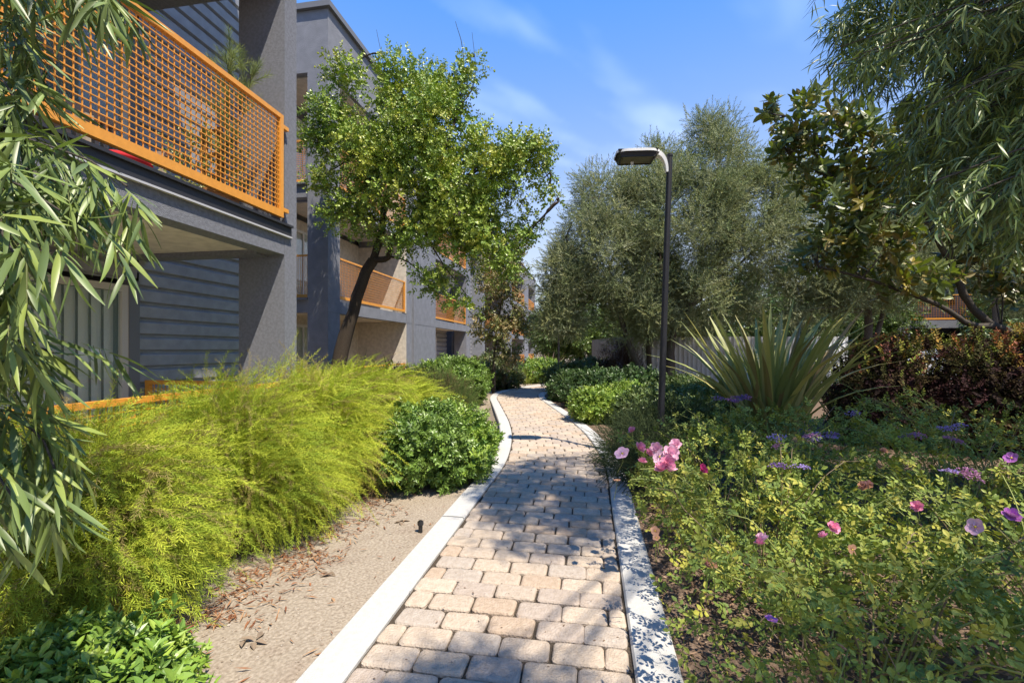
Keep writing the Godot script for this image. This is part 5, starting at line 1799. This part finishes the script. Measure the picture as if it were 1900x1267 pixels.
	for l in lobes:
		for k in 5:
			var e: Vector3 = l[0] + rdir() * l[1] * 0.7
			var s := w0 + Vector3(-0.25, rnd(4.6, 6.4), 0.35)
			limb(w, "branch", [s, s.lerp(e, 0.5) + Vector3(0, 0.3, 0), e], 0.03, 0.008, M.bark_grey, 6, 0.05)
		for p in blob_points([[l[0], l[1]]], l[2], 0.0, -0.08, 1.1):
			tp[rng.randi() % 3].append(growing(Vector3.UP + rdir() * 0.4, rnd(0.8, 1.2), p[0]))
	for l in [[at(1700, 60, 4.3), Vector3(0.75, 0.7, 0.6), 75], [at(1860, 150, 4.1), Vector3(0.7, 0.8, 0.6), 85], [at(1625, 50, 4.4), Vector3(0.4, 0.42, 0.4), 26], [at(1780, 280, 4.2), Vector3(0.55, 0.45, 0.5), 40], [at(1910, 340, 3.9), Vector3(0.5, 0.6, 0.5), 45]]:
		for p in blob_points([[l[0], l[1]]], l[2], 0.1, -0.2, 1.6):
			tp[rng.randi() % 3].append(growing(Vector3.UP + rdir() * 0.5, rnd(0.75, 1.15), p[0]))
	for k in 3:
		foliage(w, "leaf_tuft", tufts[k], M.leaf_hang, tp[k], deep)

func make_right_plants() -> void:
	make_statice_mesh()
	# roses: [x, z, half widths, height, leaves]
	var R := [
		[1.08, -4.05, 0.78, 0.75, 0.68, 1500, "rose bush by the kerb carrying the big pink cluster"],
		[1.02, -2.95, 0.70, 0.75, 0.66, 1400, "twiggy rose bush with sparse pink blooms beside bare mulch"],
		[1.05, -1.95, 0.72, 0.62, 0.58, 1300, "low shaded rose bush with dry tangled twigs"],
		[2.2, -2.6, 0.9, 0.85, 0.62, 1500, "rose bush bearing the largest open pale pink flower"],
		[2.7, -3.9, 1.0, 0.85, 0.76, 1350, "shaded rose bush with brown spent heads amid purple statice"],
		[2.0, -5.25, 1.05, 0.75, 0.72, 1200, "rose bush in front of the big striped flax"],
		[3.9, -5.1, 1.3, 0.9, 0.82, 1200, "dark shaded rose bush under the tall drooping tree"]]
	var blooms := [[1155, 842, 0.62, 0.048, "pale"], [1186, 832, 0.62, 0.04, "pink"], [1218, 832, 0.64, 0.04, "pale"], [1225, 848, 0.64, 0.045, "pale"], [1244, 842, 0.66, 0.05, "pale"], [1238, 860, 0.63, 0.045, "pink"], [1254, 826, 0.68, 0.038, "pale"], [1228, 872, 0.6, 0.04, "pink"], [1206, 840, 0.6, 0.03, "pink"], [1245, 872, 0.6, 0.035, "pale"], [1174, 799, 0.66, 0.03, "pink"], [1192, 858, 0.58, 0.03, "pink"], [1306, 873, 0.62, 0.028, "magenta"], [1304, 866, 0.63, 0.022, "magenta"], [1145, 892, 0.5, 0.028, "spent"], [1418, 1003, 0.55, 0.026, "pale"], [1410, 1010, 0.54, 0.02, "pink"], [1545, 980, 0.55, 0.026, "pink"], [1530, 996, 0.53, 0.02, "pink"], [1703, 940, 0.55, 0.026, "pink"], [1812, 978, 0.60, 0.042, "open"], [1878, 958, 0.60, 0.04, "orchid"], [1878, 850, 0.64, 0.045, "orchid"], [1432, 1150, 0.42, 0.024, "orchid"], [1605, 903, 0.6, 0.034, "spent"], [1612, 898, 0.6, 0.026, "spent"], [1216, 985, 0.42, 0.028, "spent"], [1218, 998, 0.40, 0.022, "spent"], [1312, 1046, 0.42, 0.028, "spent"], [1324, 1048, 0.42, 0.022, "spent"], [1582, 1020, 0.52, 0.026, "spent"], [1640, 838, 0.62, 0.03, "spent"], [1672, 760, 0.66, 0.03, "spent"], [1740, 1190, 0.40, 0.022, "spent"], [1560, 1200, 0.38, 0.022, "spent"]]
	var lists := []
	for k in R.size():
		lists.append([])
	for f in blooms:
		var p := on_ground(f[0], f[1], f[2] + 0.11)
		var best := 0
		var bd := 1e9
		for k in R.size():
			var d := Vector2(p.x - R[k][0], p.z - R[k][1]).length()
			if d < bd:
				bd = d
				best = k
		lists[best].append([p, f[3], f[4]])
	for k in R.size():
		rose_bush(R[k][6], Vector3(R[k][0], 0, R[k][1]), Vector2(R[k][2], R[k][3]), R[k][4], R[k][5], lists[k], 200 if k < 5 else 60)
	var st := [[1352, 745, 0.78, 4, "dense violet statice clump at the foot of the big flax"], [1385, 738, 0.8, 4, "second violet statice clump at the foot of the big flax"], [1448, 820, 0.66, 2, "mauve statice heads between two rose bushes"], [1496, 815, 0.66, 2, "faded mauve statice above the sunny rose bush"], [1540, 808, 0.66, 3, "mauve pink statice in the shaded bed"], [1590, 765, 0.72, 1, "single lilac statice on a bare stalk in shade"], [1698, 815, 0.66, 2, "purple statice beside brown spent rose heads"], [1765, 793, 0.7, 2, "lilac statice pair under the dark hedge"], [1755, 812, 0.66, 1, "lone lilac statice below the lilac pair"], [1475, 860, 0.62, 2, "pinkish statice low over sunlit rose leaves"], [1770, 875, 0.6, 3, "dull purple statice beside a pink orchid-like bloom"]]
	for s in st:
		statice(on_ground(s[0], s[1], s[2] + 0.08), s[4], s[3], "statice among the roses")
	# fine grey-green conifer spilling over the kerb
	var fine := []
	for k in 3:
		fine.append(sprig(34, 0.2, 0.016, 0.005, 0.8, true, 0.0015))
	var grey := tints([[0.085, 0.115, 0.055], [0.065, 0.09, 0.045], [0.11, 0.14, 0.06], [0.05, 0.07, 0.035]])
	shrub("spreading_juniper", "dark fine-textured juniper spilling over the right kerb", Vector3(0.62, 0, -5.7), [[Vector3(0.62, 0.24, -5.6), Vector3(0.5, 0.28, 0.6)], [Vector3(0.42, 0.16, -5.0), Vector3(0.28, 0.17, 0.4)], [Vector3(0.75, 0.2, -4.6), Vector3(0.35, 0.25, 0.4)], [Vector3(0.95, 0.3, -6.4), Vector3(0.6, 0.32, 0.5)]], fine, M.leaf_dull, grey, 2600, 1.0, "shrub", "", 0, 0.3, 0.4, -0.3, 2.5)
	# glossy mounds along the right kerb
	var gl := []
	for k in 4:
		gl.append(sprig(13, 0.10, 0.05, 0.022, 1.0, false, 0.002))
	var dk := tints([[0.075, 0.14, 0.04], [0.06, 0.115, 0.035], [0.10, 0.17, 0.045]])
	var br := tints([[0.24, 0.35, 0.05], [0.20, 0.31, 0.05], [0.29, 0.38, 0.06]])
	var md := tints([[0.15, 0.21, 0.06], [0.19, 0.25, 0.07], [0.12, 0.18, 0.05]])
	var sp := [[0.25, -9.3, 0.5, 0.5, 1, "bright yellow-green mound at the right kerb"], [0.75, -10.2, 0.45, 0.55, 1, "second bright mound just behind the kerbside one"], [0.1, -11.6, 0.8, 0.85, 0, "large dark green mound overhanging the far kerb"], [-0.55, -12.8, 0.6, 0.75, 0, "dark mound where the right kerb bends away"], [1.0, -12.2, 0.9, 0.85, 0, "deep green shrub below the leaning olive trunk"], [1.3, -8.6, 0.75, 0.6, 2, "olive-green spreading shrub behind the lamp post"], [2.1, -9.0, 0.8, 0.7, 2, "pale green shrub between lamp post and flax"], [-0.6, -15.4, 0.9, 0.9, 2, "grey-green mound in front of the grey garden wall"], [1.75, -7.3, 0.6, 0.55, 2, "soft green shrub at the left foot of the big flax"], [2.2, -11.4, 0.8, 0.7, 2, "green shrub at the foot of the forked olive"], [0.3, -16.6, 0.9, 1.0, 0, "dark shrub at the corner of the garden wall"]]
	for s in sp:
		shrub("garden_shrub", s[5], Vector3(s[0], -0.05, s[1]), [[Vector3(s[0], s[3] * 0.45, s[1]), Vector3(s[2], s[3] * 0.55, s[2])], [Vector3(s[0] + rnd(-0.3, 0.3), s[3] * 0.5, s[1] + 0.3), Vector3(s[2] * 0.55, s[3] * 0.5, s[2] * 0.55)]], gl, M.leaf_gloss, [dk, br, md][s[4]], 1500, 1.15, "shrub", "", 0, 0.6, 0.5, -0.5, 2.0, 5)
	shrub("dry_shrub", "leafless brown twiggy shrub against the grey garden wall", Vector3(1.0, 0, -14.6), [[Vector3(0.95, 0.75, -14.6), Vector3(0.65, 0.85, 0.5)]], [sprig(10, 0.25, 0.03, 0.012, 0.6, true, 0.002)], M.leaf_dull, tints([[0.12, 0.075, 0.055], [0.09, 0.055, 0.045], [0.15, 0.10, 0.07]]), 1600, 1.0, "shrub", "", 0, 1.2, 0.3, -0.4, 2.0, 16)
	# big striped flax and its neighbours
	var fl := tints([[0.25, 0.28, 0.08], [0.31, 0.33, 0.12], [0.20, 0.23, 0.07], [0.40, 0.38, 0.16], [0.42, 0.38, 0.10], [0.22, 0.16, 0.06], [0.28, 0.31, 0.10]])
	flax(Vector3(2.45, -0.05, -6.8), 125, 2.2, 0.10, "large fountain-shaped green and straw flax beside the rose bed", fl, 0.46, 0)
	flax(Vector3(5.4, -0.05, -8.6), 46, 1.75, 0.07, "flax with upright blades behind the red hedge", fl, 0.5, 0, "flax clumps behind the red hedge")
	flax(Vector3(4.6, -0.05, -9.2), 40, 1.6, 0.07, "flax half hidden between big flax and red hedge", fl, 0.55, 0, "flax clumps behind the red hedge")
	flax(Vector3(6.6, -0.05, -9.2), 26, 1.9, 0.08, "reddish brown flax rising over the red hedge", tints([[0.16, 0.08, 0.05], [0.22, 0.13, 0.06], [0.12, 0.07, 0.05]]), 0.4, 0, "flax clumps behind the red hedge")
	# fringe-flower hedge: purple leaves with the front's shade put into their tints, young red and amber shoots on top
	var lr := []
	for k in 3:
		lr.append(sprig(14, 0.16, 0.036, 0.019, 0.9, false, 0.0018))
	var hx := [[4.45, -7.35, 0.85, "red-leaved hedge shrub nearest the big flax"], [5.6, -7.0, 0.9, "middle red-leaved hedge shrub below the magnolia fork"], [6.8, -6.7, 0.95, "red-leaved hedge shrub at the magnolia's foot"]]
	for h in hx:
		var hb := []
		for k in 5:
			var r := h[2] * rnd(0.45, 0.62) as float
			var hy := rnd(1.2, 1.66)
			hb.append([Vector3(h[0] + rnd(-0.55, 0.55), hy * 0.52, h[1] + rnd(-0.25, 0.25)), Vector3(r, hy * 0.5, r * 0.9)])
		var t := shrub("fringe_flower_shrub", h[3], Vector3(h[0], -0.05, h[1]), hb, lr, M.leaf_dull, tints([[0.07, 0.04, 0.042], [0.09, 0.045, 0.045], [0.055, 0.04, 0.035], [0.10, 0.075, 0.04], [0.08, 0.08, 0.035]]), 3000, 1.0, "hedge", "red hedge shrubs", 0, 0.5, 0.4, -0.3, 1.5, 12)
		var pl := [[], [], []]
		for e in blob_points(hb, 1500, 0.86, -0.35, 1.8):
			if e[1].y > 0.5 and e[0].y > 0.8:
				pl[rng.randi() % 3].append(growing(Vector3.UP + e[1] * 0.5 + rdir() * 0.6, rnd(0.7, 1.5), e[0]))
		for k in 3:
			foliage(t, "young_shoot", lr[k], M.leaf_dull, pl[k], tints([[0.36, 0.15, 0.07], [0.40, 0.26, 0.07], [0.33, 0.31, 0.07], [0.28, 0.12, 0.08], [0.26, 0.28, 0.07], [0.22, 0.26, 0.06], [0.30, 0.24, 0.08]]))
	# clipped green hedge beyond
	var ch := [[8.0, -9.8], [9.6, -9.4], [11.2, -9.0]]
	for k in 3:
		shrub("clipped_hedge", ["clipped green hedge end behind the reddish flax", "clipped green hedge under the magnolia limbs", "clipped green hedge run at the olive's foot"][k], Vector3(ch[k][0], -0.05, ch[k][1]), [[Vector3(ch[k][0], 0.95, ch[k][1]), Vector3(1.1, 0.95, 0.7)]], gl, M.leaf_gloss, md, 2400, 1.4, "hedge", "clipped hedges", 0, 0.5, 0.6, -0.6, 1.0, 4)

func make_litter() -> void:
	# dry needles under the hedge, curled leaves and pebbles on the soil
	var kinds := []
	var mb := MB.new()
	add_thin_leaf(mb, Vector3.ZERO, Vector3(1, 0, 0), Vector3.UP, 1.0, 0.13)
	kinds.append(mb.commit())
	mb = MB.new()
	add_leaf(mb, Vector3.ZERO, Vector3(1, 0.1, 0), Vector3.UP, 1.0, 0.42, 0.3, 0.4)
	kinds.append(mb.commit())
	mb = MB.new()
	for k in 8:
		var a := TAU * k / 8
		var b := TAU * (k + 1) / 8
		var r := 1.0 if k % 2 else 0.8
		mb.tri(Vector3(0, 0.55, 0), Vector3(cos(a) * 0.9, 0, sin(a) * r), Vector3(cos(b) * 0.9, 0, sin(b) * 0.9), Vector3.UP)
	kinds.append(mb.commit())
	var soil_p := [[], [], []]
	var mulch_p := [[], [], []]
	for k in 16000:
		var x := rnd(-2.9, -1.22)
		var z := rnd(-6.5, -1.2)
		var near_hedge := smoothstep(-1.45, -1.95, x)
		if rng.randf() > (0.05 + 0.95 * near_hedge * near_hedge) * smoothstep(-0.25, 0.2, lump.get_noise_2d(x * 220, z * 160)):
			continue
		var kd := 0 if rng.randf() < 0.93 else 1
		soil_p[kd].append(Transform3D(Basis.from_euler(Vector3(rnd(-0.2, 0.2), rnd(0, TAU), rnd(-0.25, 0.25))).scaled(Vector3.ONE * (rnd(0.03, 0.09) if kd == 0 else rnd(0.02, 0.045))), Vector3(x, ground_height(x, z) + 0.012, z)))
	for k in 2600:
		var x := rnd(-2.6, -1.24)
		var z := rnd(-6.5, -1.2)
		soil_p[2].append(Transform3D(Basis.from_euler(Vector3(0, rnd(0, TAU), 0)).scaled(Vector3.ONE * rnd(0.002, 0.006) * (2.0 if k % 9 == 0 else 1.0)), Vector3(x, ground_height(x, z) + 0.002, z)))
	for k in 9000:
		var x := rnd(0.44, 4.5)
		var z := rnd(-6.6, -0.8)
		var kd := 0 if rng.randf() < 0.6 else 1
		mulch_p[kd].append(Transform3D(Basis.from_euler(Vector3(rnd(-0.3, 0.3), rnd(0, TAU), rnd(-0.35, 0.35))).scaled(Vector3.ONE * rnd(0.02, 0.06)), Vector3(x, ground_height(x, z) + 0.008, z)))
	for k in 7000:
		var x := rnd(0.40, 1.3)
		var z := rnd(-6.2, -0.9)
		mulch_p[1 if k % 3 else 0].append(Transform3D(Basis.from_euler(Vector3(rnd(-0.4, 0.4), rnd(0, TAU), rnd(-0.5, 0.5))).scaled(Vector3.ONE * rnd(0.012, 0.04)), Vector3(x, ground_height(x, z) + 0.010, z)))
	for k in 500:
		# scattered bits blown on the path
		var s := rnd(3.2, 12.0)
		var e := rnd(-0.6, 0.6)
		mulch_p[1 if k % 3 else 0].append(Transform3D(Basis.from_euler(Vector3(rnd(-0.1, 0.1), rnd(0, TAU), 0)).scaled(Vector3.ONE * rnd(0.008, 0.02)), beside(s, e, 0.004)))
	var lt := Node3D.new()
	lt.name = "leaf_litter"
	add_child(lt)
	lt.set_meta("kind", "stuff")
	lt.set_meta("label", "dry needles, curled leaves and pebbles strewn over the beds")
	lt.set_meta("category", "litter")
	var rust := tints([[0.27, 0.12, 0.06], [0.21, 0.09, 0.05], [0.38, 0.24, 0.14], [0.31, 0.16, 0.08]])
	var brown := tints([[0.20, 0.13, 0.085], [0.27, 0.18, 0.12], [0.14, 0.095, 0.065], [0.36, 0.26, 0.18]])
	for k in 3:
		if soil_p[k].size():
			foliage(lt, "litter", kinds[k], M.litter, soil_p[k], tints([[0.36, 0.29, 0.22], [0.28, 0.22, 0.17], [0.42, 0.37, 0.31]]) if k == 2 else rust)
		if mulch_p[k].size():
			foliage(lt, "litter", kinds[k], M.litter, mulch_p[k], brown)
	# two curled dry leaves lying on the bare soil
	var spots := [[462, 1185, "curled grey-brown dry leaf near the low glossy shrub"], [612, 1062, "broken dry leaf on bare soil midway along the hedge"], [742, 966, "small dry leaf close to the irrigation riser"]]
	for s in spots:
		var p := on_ground(s[0], s[1], -0.01)
		p.y = ground_height(p.x, p.z) + 0.004
		var t := thing("dry_leaf", s[2], "leaf", p, "dry leaves on the soil")
		for k in 5:
			var m2 := MB.new()
			add_leaf(m2, p + Vector3(rnd(-0.03, 0.03), 0.004, rnd(-0.02, 0.02)), Vector3(rnd(-1, 1), rnd(0.05, 0.3), rnd(-0.6, 0.6)), Vector3.UP + rdir() * 0.4, rnd(0.05, 0.09), 0.03, 0.35, 0.4)
			part(t, "leaf_lobe", m2.commit(), M.dry_twig)
